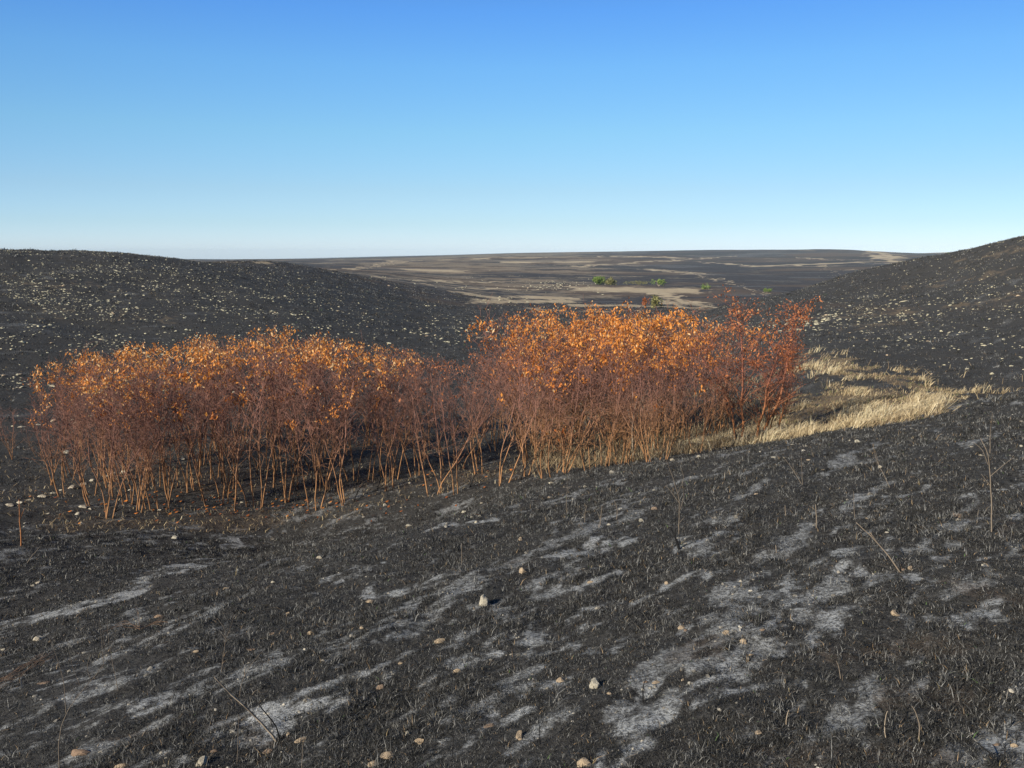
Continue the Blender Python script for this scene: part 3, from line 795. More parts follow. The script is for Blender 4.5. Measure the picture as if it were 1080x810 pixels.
weed([(718, 579), (712, 566), (707, 556)], [[(712, 566), (713, 555)]], .014, 'thick black forked stub in the middle of the slope', mat=M_blackwood, name='charred_stub', cat='burnt stub', group='charred stubs')
weed([(717, 578), (716, 555), (716, 530), (710, 505), (703, 486)], [[(716, 530), (708, 519), (702, 512)], [(716, 540), (721, 524), (720, 508)], [(715, 520), (721, 505), (718, 494)], [(716, 552), (722, 545)]], .006, 'branched leafless sapling standing beside the thick black stub', name='dead_sapling', cat='sapling', group=None)
weed([(597, 537), (598, 518), (598, 500)], [[(598, 514), (592, 514)], [(598, 514), (604, 513)]], .005, 'thin cross-shaped stem just below the right thicket')
weed([(487, 597), (487, 584), (487, 573)], [], .007, 'short pale stalk on the slope above the white rock')
weed([(633, 554), (634, 543), (635, 533)], [[(633, 548), (630, 540)]], .008, 'short tan stalk in a row of scorched stubs below the right thicket')
weed([(650, 548), (651, 538), (648, 528)], [], .007, 'scorched stub at the right end of the row below the right thicket')
weed([(617, 551), (617, 542), (619, 533)], [], .006, 'scorched stub at the left end of the row below the right thicket')
weed([(427, 549), (424, 535), (421, 520)], [[(424, 535), (429, 524)]], .004, 'thin forked stem below the gap between the thickets')
weed([(22, 576), (21, 550), (20, 527)], [[(21, 548), (26, 536)]], .014, 'short orange-brown sapling on its own left of the thicket', mat=M_bark_red, name='scorched_sapling', cat='sapling', group=None)
weed([(27, 594), (34, 586), (42, 577)], [], .010, 'pale stick leaning right below the lone orange-brown sapling', name='leaning_stick', cat='stick', group=None)
weed([(675, 545), (690, 560), (705, 572)], [], .005, 'thin twig slanting down to the thick black stub', mat=M_stick, lean=.3)
weed([(848, 512), (838, 498), (828, 484)], [[(838, 498), (836, 488)]], .006, 'thin grey twig slanting left just under the edge of the slope')
weed([(847, 512), (846, 500), (845, 483)], [], .0045, 'thin upright twig crossing the slanting grey one under the slope edge')
weed([(954, 785), (940, 775), (930, 762)], [[(940, 775), (943, 763)]], .0055, 'black twig leaning left in the lower right corner area', mat=M_blackwood, name='charred_stub', cat='burnt stub', group='charred stubs')
weed([(968, 780), (970, 768), (966, 752), (962, 745)], [], .0045, 'orange-brown crooked stalk in the lower right')
weed([(936, 778), (933, 765), (936, 750)], [], .004, 'pale crooked stalk at lower right left of the orange-brown one', mat=M_bark_pale)
weed([(829, 764), (830, 755), (832, 749)], [], .004, 'tiny pale bent stalk at lower right above the ash', mat=M_bark_pale)
weed([(888, 716), (885, 705), (882, 697)], [], .004, 'tiny pale straw in the right foreground')
weed([(679, 740), (678, 728), (681, 716)], [], .007, 'small black stub beside the brown stones right of the pale white rock', mat=M_blackwood, name='charred_stub', cat='burnt stub', group='charred stubs')
weed([(495, 805), (500, 785), (508, 765)], [], .004, 'black stalk leaning right at the bottom centre', mat=M_blackwood, name='charred_stub', cat='burnt stub', group='charred stubs')
weed([(570, 785), (569, 768), (567, 752)], [[(569, 770), (573, 758)]], .004, 'upright black stalk just right of the pointed brown rock', mat=M_blackwood, name='charred_stub', cat='burnt stub', group='charred stubs')
weed([(477, 800), (478, 780), (476, 755)], [[(478, 780), (484, 765)]], .0035, 'upright black forked stalk at the bottom centre left', mat=M_blackwood, name='charred_stub', cat='burnt stub', group='charred stubs')
weed([(436, 808), (434, 790), (431, 772)], [], .005, 'black stub standing by two small tan rocks at the bottom', mat=M_blackwood, name='charred_stub', cat='burnt stub', group='charred stubs')
weed([(1060, 808), (1045, 795), (1025, 780)], [], .006, 'black stick leaning left in the bottom right corner', mat=M_blackwood, name='charred_stub', cat='burnt stub', group='charred stubs')
weed([(624, 612), (628, 622), (634, 632)], [], .004, 'thin brown twig lying below the small pale stone mid slope', mat=M_redstick)
# charred forks between trunks
for u, v, s in [(108, 545, 1), (390, 515, 1), (468, 523, 1), (500, 517, .8), (545, 508, 1.1), (614, 498, .8), (655, 494, .8), (770, 470, 1), (352, 534, .8), (165, 512, 1), (265, 512, .8)]:
    pass
stubs = [(397, 516, 'charred forked stub among the short orange trunks in the left thicket'), (372, 530, 'charred forked stub right of the close parallel trunks'),
         (495, 514, 'charred arching stub in the gap between the thickets'), (548, 507, 'charred arching stub at the left foot of the right thicket'),
         (612, 498, 'charred stub between the fan of trunks and the dense right thicket'), (772, 472, 'charred stub at the left foot of the tall red shrub'),
         (120, 541, 'charred stub behind the twin-trunked shrub at the left end')]
for u, v, lab in stubs:
    m = [(u, v), (u + 5, v - 11), (u + 13, v - 22)]
    weed(m, [[(u + 5, v - 11), (u + 2, v - 24)], [(u, v), (u + 10, v - 6), (u + 19, v - 14)], [(u + 13, v - 22), (u + 20, v - 25)]], .02, lab, mat=M_blackwood, name='charred_stub', cat='burnt stub', group='charred stubs')
weed([(668, 482), (667, 455), (668, 430), (666, 400), (668, 385)], [[(667, 450), (662, 430), (660, 412)], [(667, 440), (673, 420)]], .02, 'pale grey dead stem standing upright inside the right thicket', mat=M_bark_pale, name='dead_sapling', cat='sapling', group=None)

# reddish fans of flattened stalks
def fan_stalks(name, segs, label, rad, mat):
    T = Tubes()
    x0, y0, z0 = hit(*segs[0][0])
    for s in segs:
        pts = []
        for (u, v) in s:
            x, y, z = hit(u, v); pts.append(Vector((x - x0, y - y0, z - z0 + random.uniform(.02, .07))))
        T.add(smooth_poly(pts), [rad] * (3 * (len(pts) - 1) + 1), 3)
    o = obj(name, T.mesh(name, mat)); o.location = (x0, y0, z0); tag(o, label, 'dead stalks', 'flattened bundles of stalks')
segs = []
for k in range(12):
    segs.append([(random.uniform(-14, -2), 722 + k * 1.0 + random.uniform(-5, 5)), (22, 710 + random.uniform(-6, 8)), (random.uniform(42, 60), 692 + random.uniform(-3, 8))])
fan_stalks('flattened_stalks', segs, 'bundle of flattened reddish stalks at the left edge', .0017, M_redstick)
segs = []
for k in range(9):
    a = random.uniform(-1, 1); segs.append([(148, 668), (130 + random.uniform(-4, 4), 661 + a * 4), (118 - random.uniform(-5, 10), 664 + a * 8)] if k % 2 else [(148, 668), (163, 662 + a * 3), (178 - random.uniform(0, 8), 659 + a * 7)])
segs += [[(148, 668), (146, 655), (143, 643)]]
fan_stalks('flattened_stalks', segs, 'small fan of reddish stalks lying right of the thin forked stem', .0018, M_redstick)

# ------------------------------------------------------------------ rocks
def rock_mesh(seed, sub=2, flat=.6, rough=.28):
    import bmesh
    rnd = random.Random(seed); bm = bmesh.new(); bmesh.ops.create_icosphere(bm, subdivisions=sub, radius=1)
    planes = [(Vector((rnd.gauss(0, 1), rnd.gauss(0, 1), rnd.gauss(0, .8))).normalized(), rnd.uniform(.42, .85)) for _ in range(13)]
    ph = [rnd.uniform(0, 9) for _ in range(6)]
    for v in bm.verts:
        p = v.co.copy()
        for nrm, d in planes:
            k = p.dot(nrm)
            if k > d: p -= nrm * (k - d) * .9
        s = 1 + rough * .35 * (math.sin(p.x * 5 + ph[0]) * math.sin(p.y * 4 + ph[1]) + .6 * math.sin(p.z * 7 + ph[2] + p.x * 3)) + rnd.uniform(-.03, .03)
        p *= s; p.z *= flat
        v.co = p
    me = bpy.data.meshes.new('rock'); bm.to_mesh(me); bm.free()
    me.polygons.foreach_set('use_smooth', [False] * len(me.polygons))
    return me
def rock_set(mat, sub, flat, n, s0):
    l = []
    for k in range(n):
        m = rock_mesh(s0 + k, sub, flat * random.uniform(.8, 1.2)); m.materials.append(mat); l.append(m)
    return l
R_hi = {'pale': rock_set(M_rock, 3, .62, 5, 10), 'tan': rock_set(M_rock_tan, 3, .55, 5, 30), 'brown': rock_set(M_rock_brown, 3, .5, 3, 50)}
M_rock_hill = rock_mat('dull_limestone', (.42, .37, .24), (.68, .62, .44), (.12, .10, .08))
R_lo = {'pale': rock_set(M_rock_hill, 1, .5, 6, 70), 'tan': rock_set(M_rock_tan, 1, .5, 4, 90)}
rock_count = 0
def rock(u, v, px, kind, label, aspect=1.0, hz=1.0, rz=None, group='loose rocks on the near slope', lo=False):
    """px: half width in photograph pixels"""
    global rock_count
    x, y, z = hit(u, v + px * .35); fwd = project(x, y, z)[2]; s = px * fwd / F
    me = random.choice((R_lo if lo else R_hi)[kind])
    o = bpy.data.objects.new('rock', me); COL.objects.link(o)
    o.scale = (s, s / aspect, s * hz)
    o.rotation_euler = (random.uniform(-.12, .12), random.uniform(-.12, .12), rz if rz is not None else random.uniform(-.5, .5))
    o.location = (x, y, z + s * hz * .05); tag(o, label, 'rock', group); rock_count += 1
    return o
near_rocks = [
 (510, 635, 7.5, 'pale', 'upright whitish rock, the brightest on the slope near the centre', 1.1, 1.75), (500, 641, 2.5, 'tan', 'tiny tan pebble touching the left of the upright whitish rock', 1, 1),
 (552, 601, 6.5, 'tan', 'rounded tan rock up the slope from the upright whitish rock', 1.2, 1.2), (627, 721, 9, 'pale', 'rounded cream rock in the lower centre', 1.1, 1.1),
 (591, 716, 6, 'tan', 'upright tan rock just left of the rounded cream rock', 1, 1.7), (642, 731, 3, 'tan', 'small tan pebble just right of the rounded cream rock', 1, 1),
 (463, 674, 7, 'tan', 'broken reddish-cream rock left of centre', 1.2, 1), (484, 705, 8, 'tan', 'flat elongated tan stone lying in an ash patch', 2.2, .7),
 (389, 633, 5.5, 'tan', 'flat dull tan stone left of the upright whitish rock', 1.3, .8), (383, 661, 5, 'tan', 'flat stone below the dull tan one in the left centre', 1.5, .6),
 (422, 699, 3.2, 'tan', 'small round tan pebble beside a long ash streak', 1, 1), (401, 723, 7, 'brown', 'dull reddish-brown stone in the long ash streak', 1.3, .7), (516, 763, 8, 'brown', 'flat brown stone in ash left of the pointed rock', 1.6, .5),
 (548, 775, 7, 'tan', 'pointed triangular tan rock at the bottom centre', 1, 1.9), (614, 804, 8.5, 'tan', 'rough cream rock cut by the bottom edge of the photo', 1, 1.2),
 (443, 779, 10, 'tan', 'long low tan rock at the bottom behind a flat slab', 2.2, .7), (430, 773, 4, 'pale', 'small pale stone at the left tip of the long low tan rock', 1, 1.1),
 (407, 795, 9.5, 'tan', 'tilted flat tan slab at the bottom edge', 1.2, .9), (392, 805, 6.5, 'tan', 'rounded tan stone cut by the bottom edge beside the slab', 1.1, 1),
 (317, 778, 8.5, 'tan', 'flat tan rock just right of the foot of the leaning pale stick', 1.5, .8), (305, 773, 5, 'tan', 'small tan rock touching the foot of the leaning pale stick', 1.3, .9),
 (283, 790, 9, 'brown', 'flat brown stone below the foot of the leaning pale stick', 1.5, .6), (213, 803, 8.5, 'pale', 'lumpy mottled pale rock at the bottom edge, left', 1.1, 1.1),
 (225, 791, 5, 'brown', 'reddish stone just above the lumpy mottled rock', 1.2, .9), (126, 807, 9, 'tan', 'pale flat rock cut by the bottom edge at left', 1.6, .8),
 (86, 790, 12, 'brown', 'wide orange-brown rock in the lower left corner', 1.8, .8), (41, 672, 7, 'pale', 'pale pointed rock under the hooked stem at left', 1.2, 1.1),
 (239, 620, 4, 'tan', 'small bright tan stone mid slope on the left', 1.2, 1), (41, 614, 3.6, 'pale', 'right one of two small pale stones near the left edge', 1.2, 1),
 (35, 617, 2.6, 'pale', 'left one of two small pale stones near the left edge', 1.2, 1), (288, 613, 3.4, 'pale', 'small white stone mid slope at left centre', 1.4, .8),
 (304, 646, 3.6, 'tan', 'small cream stone below the small white one at left centre', 1.2, .9), (328, 666, 5.5, 'tan', 'pinkish tan rock down the slope at left centre', 1.4, .9),
 (206, 686, 4.5, 'tan', 'small flat cream stone above the four-tipped twig', 1.5, .7), (267, 683, 6, 'brown', 'flat brown stone right of the four-tipped twig', 1.8, .5),
 (288, 667, 4, 'brown', 'small reddish stone left of the pinkish tan rock', 1.2, .9), (167, 648, 7, 'brown', 'flat grey-brown stone above the reddish stalk fan', 2, .5),
 (4, 684, 3, 'pale', 'tiny pale stone on the left edge above the flattened stalks', 1.2, .8), (46, 718, 8, 'brown', 'flat dull stone just right of the flattened stalks', 1.8, .5),
 (691, 718, 5.5, 'tan', 'tan stone at the right end of a pair of low stones', 1.7, .8), (681, 718, 3.5, 'brown', 'small brown stone left of the low tan one', 1.3, .9), (720, 716, 4, 'tan', 'small tan stone right of the pair of low stones', 1.8, .7),
 (766, 665, 7, 'tan', 'flat orange-tan rock in the right centre', 1.5, .7), (785, 675, 6, 'tan', 'domed tan rock just below the flat orange-tan rock', 1.1, 1.1), (805, 663, 4, 'brown', 'small brown stone right of the flat orange-tan rock', 1.2, .9),
 (792, 690, 2.8, 'tan', 'tiny tan pebble below the domed tan rock', 1, 1), (718, 660, 6, 'tan', 'tan rock left of the flat orange-tan rock', 1.3, 1), (723, 664, 3, 'brown', 'dark small stone touching the tan rock in the right centre', 1, 1),
 (943, 645, 7.5, 'tan', 'rounded orange-tan rock alone on the right slope', 1.3, 1.1), (622, 613, 4.5, 'tan', 'small cream stone in ash right of the rounded tan rock', 1.5, .8),
 (704, 614, 4, 'tan', 'small tan stone right of the long ash streak mid slope', 1.1, 1.1), (549, 568, 4, 'tan', 'upright small tan stone up the slope from the rounded tan rock', 1, 1.5),
 (498, 545, 3.5, 'pale', 'left stone of a pale cluster below the gap between the thickets', 1.4, .8), (506, 544, 4, 'pale', 'right stone of a pale cluster below the gap between the thickets', 1.5, .7), (502, 550, 3, 'pale', 'lowest stone of a pale cluster below the gap between the thickets', 1.3, .8),
 (489, 539, 3.6, 'pale', 'pale stone up and left of the pale cluster below the gap', 1.2, 1), (432, 553, 5, 'pale', 'long white stone lying below the left thicket', 2, .7), (406, 532, 3.6, 'pale', 'white stone at the foot of the slanting bright trunk', 1.3, .9),
 (508, 530, 2.4, 'pale', 'tiny white stone above the pale cluster', 1.1, 1), (579, 524, 3.2, 'tan', 'rounded tan stone just below the right thicket', 1.1, 1), (433, 509, 3, 'pale', 'pale stone at the foot of the gap, behind the trunks', 1.1, 1.2),
 (582, 508, 5, 'pale', 'flat white stone at the foot of the fan of trunks', 2.2, .6), (617, 513, 2.8, 'pale', 'small white stone right of the flat one below the fan of trunks', 1.3, .9), (709, 484.5, 4, 'pale', 'bright white stone on the slope edge below the right thicket', 1.6, .9),
 (676, 548, 4, 'pale', 'cream stone upslope from the thick black stub', 1.3, .9), (690, 535, 5, 'brown', 'brown broken stone above the cream stone near the black stub', 1.3, .7), (550, 436, 2, 'pale', 'tiny pale stone seen between the trunks at the gap', 1.2, .8),
 (904, 465, 5, 'pale', 'bright white stone on the upper right slope below the dry grass', 1.5, .9), (817, 481, 5, 'pale', 'left one of two white stones on the slope edge at right centre', 1.9, .6), (828, 482, 3, 'pale', 'right one of two white stones on the slope edge at right centre', 1.3, .9),
 (853, 484, 3.4, 'tan', 'small tan stone right of the two white stones on the slope edge', 1.5, .8), (737, 481, 3.6, 'pale', 'white stone half in grass at the lip of the slope', 1.5, .8), (850, 470, 2.4, 'pale', 'faint flat stone beneath the dry grass verge', 1.8, .6), (836, 468, 2.8, 'pale', 'faint flat stone left of another beneath the verge', 1.8, .6),
 (928, 492, 3.2, 'pale', 'pale stone touching the short leaning twig high on the right', 1.2, 1), (963, 502, 3, 'brown', 'brown stone right of the short leaning twig high on the right', 1.2, 1), (797, 520, 3, 'tan', 'small tan stone in the middle of the right slope', 1.4, .8), (868, 495, 2.2, 'tan', 'tiny tan stone above the middle of the right slope', 1, 1),
 (960, 598, 5, 'tan', 'small tan rock at the foot of the long brown stick', 1, 1.1), (952, 600, 3.4, 'brown', 'small brown rock under the foot of the long brown stick', 1, 1), (1077, 470, 3, 'pale', 'white stone cut by the right edge high on the slope', 1.4, .9), (1048, 444, 3.5, 'tan', 'flat pale stone at the upper right below the draw', 1.7, .7), (1034, 480, 2, 'pale', 'tiny white stone left of the forked sapling', 1, 1),
 (799, 772, 4, 'tan', 'small yellow-tan pebble at lower right', 1, 1.1), (1071, 785, 6, 'tan', 'orange-tan stone on the right edge near the bottom', 1.4, .9), (1052, 784, 5, 'brown', 'brown stone left of the orange-tan one near the bottom right corner', 1.4, .8), (1010, 542, 8, 'brown', 'orange-brown burnt clod left of the forked sapling', 1.2, .8),
 (1040, 588, 4, 'tan', 'pale stone in the ash strip near the right edge', 1.5, .7), (925, 538, 3.4, 'tan', 'small flat tan stone above the long brown stick', 1.8, .6), (914, 546, 2.4, 'tan', 'tiny tan stone just above the tip of the long brown stick', 1.2, .8),
]
for t in near_rocks:
    u, v, px, kind, lab, asp = t[:6]; rock(u, v, px, kind, lab, asp, t[6])
left_ledge = [(10, 531, 6), (21, 528.5, 5.5), (31, 526.5, 3.5), (44, 522, 6.5), (56, 519, 4), (64, 516, 3), (76, 513, 6), (88, 509, 5), (97, 505.5, 4), (111, 501, 4), (120, 498.5, 5), (130, 497, 5), (139, 495, 3)]
ords = ['first', 'second', 'third', 'fourth', 'fifth', 'sixth', 'seventh', 'eighth', 'ninth', 'tenth', 'eleventh', 'twelfth', 'thirteenth']
for k, (u, v, p) in enumerate(left_ledge):
    rock(u, v, p, 'pale', f'{ords[k]} pale rock from the left along the rock row leading into the left thicket', 1.5, .7, group='row of pale rocks at the left thicket')
for u, v, p, lab in [(87, 533, 6, 'larger pale rock just below the rock row at the left thicket'), (82, 541, 4.5, 'pale rock in front of the larger one below the rock row'), (95, 536, 3, 'small pale rock beside the larger one below the rock row'),
                     (51, 541, 3.4, 'small pale rock alone below the rock row at left'), (23, 449, 5, 'white rock far left behind the thicket'), (40, 447, 3.5, 'smaller white rock just right of the far left one behind the thicket'),
                     (69, 475, 6.5, 'cream rock behind the leftmost leafless shrub'), (138, 516, 4, 'pale rock among trunks above the rock row end'), (193, 483, 4, 'tilted white rock between trunks in the left thicket'), (204, 504, 4, 'orange-tan rock lying between trunks in the left thicket'),
                     (168, 537, 3, 'small pale stone at the foot of the slim trunk by the fallen leaves'), (282, 520, 3, 'small pale stone near the V-shaped trunks'), (255, 529, 2.6, 'tiny pale stone left of the trunk at the end of the fallen leaves'), (184, 566, 5, 'long white stone below the fallen orange leaves'),
                     (337, 587, 5, 'long white stone in the upper left slope below the parallel trunks'), (348, 529, 3, 'small tan stone at the foot of the left thicket right of the parallel trunks'), (53, 594, 3, 'tiny pale stone right of the stick at the left edge')]:
    rock(u, v, p, 'tan' if 'tan' in lab else 'pale', lab, 1.6, .7)

# rocks on the far slopes: gather, sort by how large they show, largest as objects, rest as one mass
cand = []
def scatter_rocks(n, u0, u1, r0, r1, dens, smin, smax, asp=1.25):
    th = RNG.uniform(ray(u0, 300)[0], ray(u1, 300)[0], n); r = np.exp(RNG.uniform(math.log(r0), math.log(r1), n))
    x, y = r * np.sin(th), r * np.cos(th); z = H(x, y)
    u, v, _ = project(x, y, z); k = RNG.uniform(0, 1, n) < dens(u, v, x, y)
    s = smin * (smax / smin) ** (RNG.uniform(0, 1, n) ** 2.2)
    for q in np.nonzero(k)[0]:
        cand.append((x[q], y[q], z[q], s[q], asp * random.uniform(.7, 1.4), random.uniform(.4, .75), random.uniform(-.6, .6)))
cl2 = lambda x, y, s, f: sstep(.42, .66, fbm(x * f, y * f, s, 3))
scatter_rocks(34000, -30, 420, 27, 92, lambda u, v, x, y: np.clip((1.15 - u / 360), .06, 1) * (.16 + .84 * cl2(x, y, 201, .25)) * np.where(v < 345, 1, np.clip(1 - (v - 345) / 90, .07, 1)) * .55, .03, .13)
scatter_rocks(9000, 120, 470, 50, 160, lambda u, v, x, y: .10 * cl2(x, y, 203, .18), .05, .2)
scatter_rocks(5000, 400, 560, 40, 110, lambda u, v, x, y: .38 * np.exp(-(((u - 480) / 55) ** 2 + ((v - 347) / 13) ** 2)) * (.2 + .8 * cl2(x, y, 205, .3)), .05, .22)
scatter_rocks(24000, 740, 1110, 27, 105, lambda u, v, x, y: (.16 + .84 * cl2(x, y, 207, .22)) * np.clip(.35 + (u - 800) / 500, .15, .8) * np.where(v > 345, np.clip(1 - (v - 345) / 45, .08, 1), 1) * .32, .03, .10)
scatter_rocks(7000, 760, 1110, 30, 90, lambda u, v, x, y: .16 * np.exp(-((v - (338 - (u - 800) * .11 + 6 * np.sin(u / 31))) / 9) ** 2), .04, .14, 1.5)
scatter_rocks(2500, 830, 960, 40, 80, lambda u, v, x, y: .16 * np.exp(-((v - (345 - (u - 830) * .22)) / 4) ** 2), .06, .22, 2.4)
scatter_rocks(1800, 530, 640, 220, 420, lambda u, v, x, y: .3 * np.exp(-(((u - 585) / 35) ** 2 + ((v - 300) / 4) ** 2)), .25, .6)
scatter_rocks(5000, 340, 640, 110, 600, lambda u, v, x, y: .10 * cl2(x, y, 211, .03), .15, .5)
cand.sort(key=lambda c: -c[3] / math.hypot(c[0], c[1]))
NB = max(0, 300 - rock_count)
vis = []
for c in cand:
    if len(vis) >= NB: break
    u, v, _ = project(c[0], c[1], c[2] + .05)
    if not (0 < u < 1080): continue
    th, tn = math.atan2(c[0], c[1]), -(c[2] + c[3] * .5) / math.hypot(c[0], c[1])
    hx, hy, _h = hit(u, v)
    if math.hypot(hx, hy) < math.hypot(c[0], c[1]) - 2.5: continue
    if 90 < u < 820 and v > sil_y(u): continue
    vis.append(c)
vs = set(id(c) for c in vis); rest = [c for c in cand if id(c) not in vs]
for c in vis:
    x, y, z, s, asp, hz, rz = c; u = project(x, y, z)[0]
    o = bpy.data.objects.new('rock', random.choice(R_lo['pale'] if random.random() < .8 else R_lo['tan'])); COL.objects.link(o)
    o.location = (x, y, z + s * .1); o.scale = (s * asp ** .5, s / asp ** .5, s * hz * 1.9); o.rotation_euler = (random.uniform(-.2, .2), random.uniform(-.2, .2), rz)
    if u < 400: lab, g = 'pale limestone rock scattered on the burnt hillside at left', 'rocks scattered on the left hillside'
    elif u < 740: lab, g = 'pale limestone rock in the burnt hollow between the two hillsides', 'rocks scattered in the hollow between the hills'
    else: lab, g = 'pale limestone rock scattered on the burnt hillside at right', 'rocks scattered on the right hillside'
    tag(o, lab, 'rock', g)
# the rest
base_v = []; base_f = []
for m in R_lo['pale']:
    base_v.append(np.array([v.co[:] for v in m.vertices])); base_f.append(np.array([p.vertices[:] for p in m.polygons]))
VV = []; FF = []; off = 0
for c in rest:
    x, y, z, s, asp, hz, rz = c; k = random.randrange(len(base_v)); v = base_v[k] * np.array([s * asp ** .5, s / asp ** .5, s * hz * 1.9])
    cz, sz = math.cos(rz), math.sin(rz)
    v = np.stack([v[:, 0] * cz - v[:, 1] * sz + x, v[:, 0] * sz + v[:, 1] * cz + y, v[:, 2] + z + s * .08], 1)
    VV.append(v); FF.append(base_f[k] + off); off += len(v)
me = mesh_from('small_rocks', np.concatenate(VV), np.concatenate(FF).ravel(), np.full(sum(len(f) for f in FF), 3))
rm, nt, b, out = new_mat('scattered_limestone')
cc = mix(nt, nz(nt, 1.6, 3, .6), (.36, .30, .19), (.72, .65, .45)); cc = mix(nt, ramp(nt, nz(nt, 12, 4, .7), [(.5, 0.0), (.65, .5)]), cc, (.12, .10, .08)); nt.links.new(cc, b.inputs['Base Color'])
tag(obj('small_rocks', me, rm), 'countless small pale stones strewn over the burnt hillsides', 'rocks', kind='stuff')

# pebbles and crumbs in the ash
n = 9000
x, y, r = polar_scatter(n, 2.1, 17, .64, .9)
a_, g_, b_ = cover(x, y); k = (RNG.uniform(0, 1, n) < .10 + a_ * .6) & (g_ < .3) & (fbm(x * 1.4, y * 1.4, 171, 3) > .42)
x, y, r = x[k], y[k], r[k]; z = H(x, y)
VV = []; FF = []; off = 0
for q in range(len(x)):
    s_ = random.lognormvariate(0, .45) * (.004 + .0009 * r[q]); kk = random.randrange(len(base_v)); az_ = random.uniform(0, 6.28)
    v = base_v[kk] * np.array([s_ * 1.2, s_ * .9, s_ * 1.3]); cz, sz_ = math.cos(az_), math.sin(az_)
    v = np.stack([v[:, 0] * cz - v[:, 1] * sz_ + x[q], v[:, 0] * sz_ + v[:, 1] * cz + y[q], v[:, 2] + z[q] + s_ * .1], 1)
    VV.append(v); FF.append(base_f[kk] + off); off += len(v)
me = mesh_from('gravel', np.concatenate(VV), np.concatenate(FF).ravel(), np.full(sum(len(f) for f in FF), 3))
gv, nt, b, out = new_mat('sooty_gravel')
nt.links.new(ramp(nt, nz(nt, 6, 3, .7), [(.38, (.06, .055, .05)), (.52, (.25, .22, .18)), (.68, (.52, .46, .37))]), b.inputs['Base Color'])
tag(obj('gravel', me, gv), 'sooty pebbles and crumbs among the ash of the near slope', 'gravel', kind='stuff')

# ------------------------------------------------------------------ distant bushes
def bush(u, v, wpx, hpx, mat, bmat, name, label, nl=900, group='distant bushes left by the fire', bare=False):
    x, y, z = hit(u, v); fwd = project(x, y, z)[2]; w = wpx * 1.15 * fwd / F / 2; h = hpx * 1.25 * fwd / F
    root = empty(name, (x, y, z)); tag(root, label, 'bush', group)
    T = Tubes(); ends = []
    for k in range(9):
        a = random.uniform(0, 6.28); d = Vector((math.cos(a) * w / h * 1.0, math.sin(a) * w / h * 1.0, 1.1))
        p, _ = walk(Vector((0, 0, -.1)), d, h * random.uniform(.7, 1.0), 5, .12, .0); T.add(p, [h * .02 * (1 - .15 * q) for q in range(6)], 4); ends += p[2:]
    obj('stem', T.mesh('stem', bmat), None, root)
    lv = []
    lobes = [(Vector((random.gauss(0, .42) * w, random.gauss(0, .42) * w, h * random.uniform(.3, .72))), random.uniform(.3, .5)) for _ in range(9)]
    for _ in range(nl):
        c, rr = random.choice(lobes); d = Vector((random.gauss(0, 1), random.gauss(0, 1), random.gauss(0, 1))).normalized()
        p = c + Vector((d.x * w * rr, d.y * w * rr, d.z * h * rr * .75)) * random.uniform(.6, 1.05)
        if p.z < .02 * h: p.z = .05 * h
        lv.append((p, Vector((random.gauss(0, 1), random.gauss(0, 1), random.gauss(0, 1))).normalized(), h * random.uniform(.13, .24), min(1, max(0, random.gauss(.5, .25)))))
    obj('foliage', leaf_mesh('foliage', lv, mat), None, root)
bush(632, 300, 12, 7.5, M_green, M_bark_pale, 'green_bush', 'left dark green bush of a touching pair on the pale distant grass')
bush(644, 300.5, 10, 6.5, M_olive, M_bark_pale, 'green_bush', 'yellow-olive bush touching the dark green one in the distance', )
bush(695, 302, 9, 6, M_green, M_bark_pale, 'green_bush', 'single bright green bush further right on the distant grass', 500)
bush(674, 301, 22, 4, M_olive, M_bark_pale, 'green_bush', 'low wide dull olive scrub between the two green distant bushes', 500)
bush(742, 305, 9, 5, M_green, M_bark_pale, 'green_bush', 'small green bush above the tall red shrub in the distance', 400)
bush(809, 309, 8, 4.5, M_green, M_bark_pale, 'green_bush', 'small green bush peeping over the foot of the right hill', 400)
bush(690, 325, 12, 11, M_olive, M_bark_pale, 'green_bush', 'airy olive bush rising just behind the right thicket', 420)
bush(681, 324, 5, 9, M_redleaf, M_bark_red, 'red_bush', 'small dark red bush touching the airy olive one behind the right thicket', 180)

# ------------------------------------------------------------------ air
B = 9300
hv = [(-B, -B, -140), (B, -B, -140), (B, B, -140), (-B, B, -140), (-B, -B, 30), (B, -B, 30), (B, B, 30), (-B, B, 30)]
hm = bpy.data.meshes.new('haze'); hm.from_pydata(hv, [], [(3, 2, 1, 0), (4, 5, 6, 7), (0, 1, 5, 4), (1, 2, 6, 5), (2, 3, 7, 6), (3, 0, 4, 7)])
hmat = bpy.data.materials.new('haze'); hmat.use_nodes = True; hmat.node_tree.nodes.clear()
ho = hmat.node_tree.nodes.new('ShaderNodeOutputMaterial'); pv = hmat.node_tree.nodes.new('ShaderNodeVolumePrincipled')
pv.inputs['Color'].default_value = (.74, .90, 1, 1); pv.inputs['Density'].default_value = .00006; pv.inputs['Anisotropy'].default_value = -.3
hmat.node_tree.links.new(pv.outputs[0], ho.inputs['Volume'])
tag(obj('haze', hm, hmat), 'thin blue haze over the distant plain', 'haze', kind='stuff')

# ------------------------------------------------------------------ sky, sun, camera
SUN_EL, AZX, AZY = math.radians(27), -.79, -.61      # the sun stands behind the camera's left shoulder
world = bpy.data.worlds.new('World'); scene.world = world; world.use_nodes = True
wn = world.node_tree; wn.nodes.clear()
wo = wn.nodes.new('ShaderNodeOutputWorld'); bg = wn.nodes.new('ShaderNodeBackground'); sk = wn.nodes.new('ShaderNodeTexSky')
sk.sky_type = 'NISHITA'; sk.sun_disc = False; sk.sun_elevation = SUN_EL
sk.sun_rotation = math.atan2(AZX, AZY)
sk.air_density = 1.0; sk.dust_density = .2; sk.ozone_density = 3; sk.altitude = 400
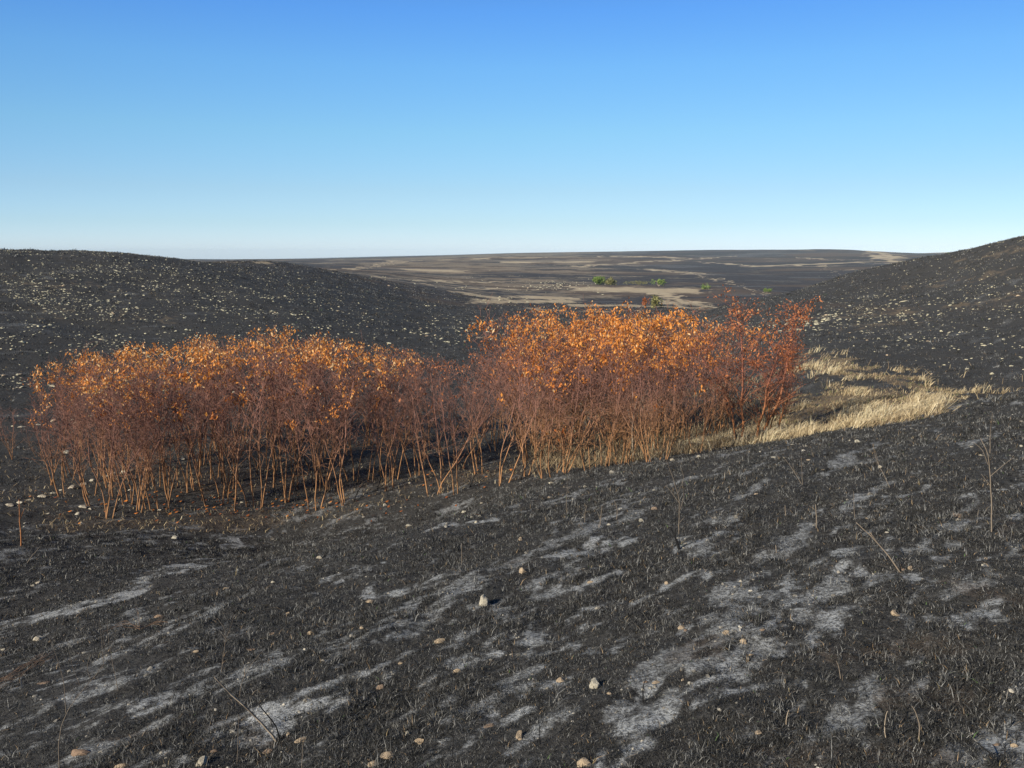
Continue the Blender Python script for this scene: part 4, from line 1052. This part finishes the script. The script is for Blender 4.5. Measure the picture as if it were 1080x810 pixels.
# the air of that day: deeper blue aloft, milky blue (not yellow) at the horizon
tcw = wn.nodes.new('ShaderNodeTexCoord'); sz = wn.nodes.new('ShaderNodeSeparateXYZ'); wn.links.new(tcw.outputs['Generated'], sz.inputs[0])
sv = wn.nodes.new('ShaderNodeVectorMath'); sv.operation = 'MULTIPLY'; wn.links.new(tcw.outputs['Generated'], sv.inputs[0]); sv.inputs[1].default_value = (.38, 1, 1)
sn = wn.nodes.new('ShaderNodeVectorMath'); sn.operation = 'NORMALIZE'; wn.links.new(sv.outputs[0], sn.inputs[0]); wn.links.new(sn.outputs[0], sk.inputs[0])
rp = wn.nodes.new('ShaderNodeValToRGB'); wn.links.new(sz.outputs[2], rp.inputs[0])
EXPO = .42; G = 2 ** EXPO * 2 / .94
stops = [(0.0, (.83, 1.02, 1.56)), (.034, (.75, .92, 1.22)), (.074, (.79, .94, 1.11)), (.14, (.80, 1.10, 1.20)), (.212, (.74, 1.17, 1.42)), (.27, (.62, 1.10, 1.58)), (.5, (.42, .58, .75))]
e = rp.color_ramp.elements
while len(e) < len(stops): e.new(.5)
for k_, (p_, c_) in enumerate(stops):
    e[k_].position = p_; e[k_].color = (c_[0] / G, c_[1] / G, c_[2] / G, 1)
m1 = wn.nodes.new('ShaderNodeVectorMath'); m1.operation = 'MULTIPLY'; wn.links.new(sk.outputs[0], m1.inputs[0]); wn.links.new(rp.outputs[0], m1.inputs[1])
m2 = wn.nodes.new('ShaderNodeVectorMath'); m2.operation = 'SCALE'; wn.links.new(m1.outputs[0], m2.inputs[0]); m2.inputs['Scale'].default_value = 2
wn.links.new(m2.outputs[0], bg.inputs['Color']); bg.inputs['Strength'].default_value = .13
wn.links.new(bg.outputs[0], wo.inputs[0])
sl = bpy.data.lights.new('sun', 'SUN'); sl.energy = 5.0; sl.angle = math.radians(.53); sl.color = (1, .945, .80)
so = bpy.data.objects.new('sun', sl); COL.objects.link(so)
dirv = Vector((AZX * math.cos(SUN_EL), AZY * math.cos(SUN_EL), math.sin(SUN_EL)))
so.rotation_euler = dirv.to_track_quat('Z', 'Y').to_euler()
cam = bpy.data.cameras.new('camera'); cam.sensor_width = 36; cam.lens = 36 * F / 1080; cam.clip_start = .05; cam.clip_end = 30000
co = bpy.data.objects.new('camera', cam); COL.objects.link(co)
co.location = (0, 0, 0); co.rotation_euler = (math.pi / 2 - PITCH, 0, 0)
scene.camera = co
scene.view_settings.view_transform = 'Standard'; scene.view_settings.look = 'None'
scene.view_settings.gamma = 1; scene.view_settings.exposure = EXPO
scene.cycles.max_bounces = 5; scene.cycles.diffuse_bounces = 3; scene.cycles.transparent_max_bounces = 4
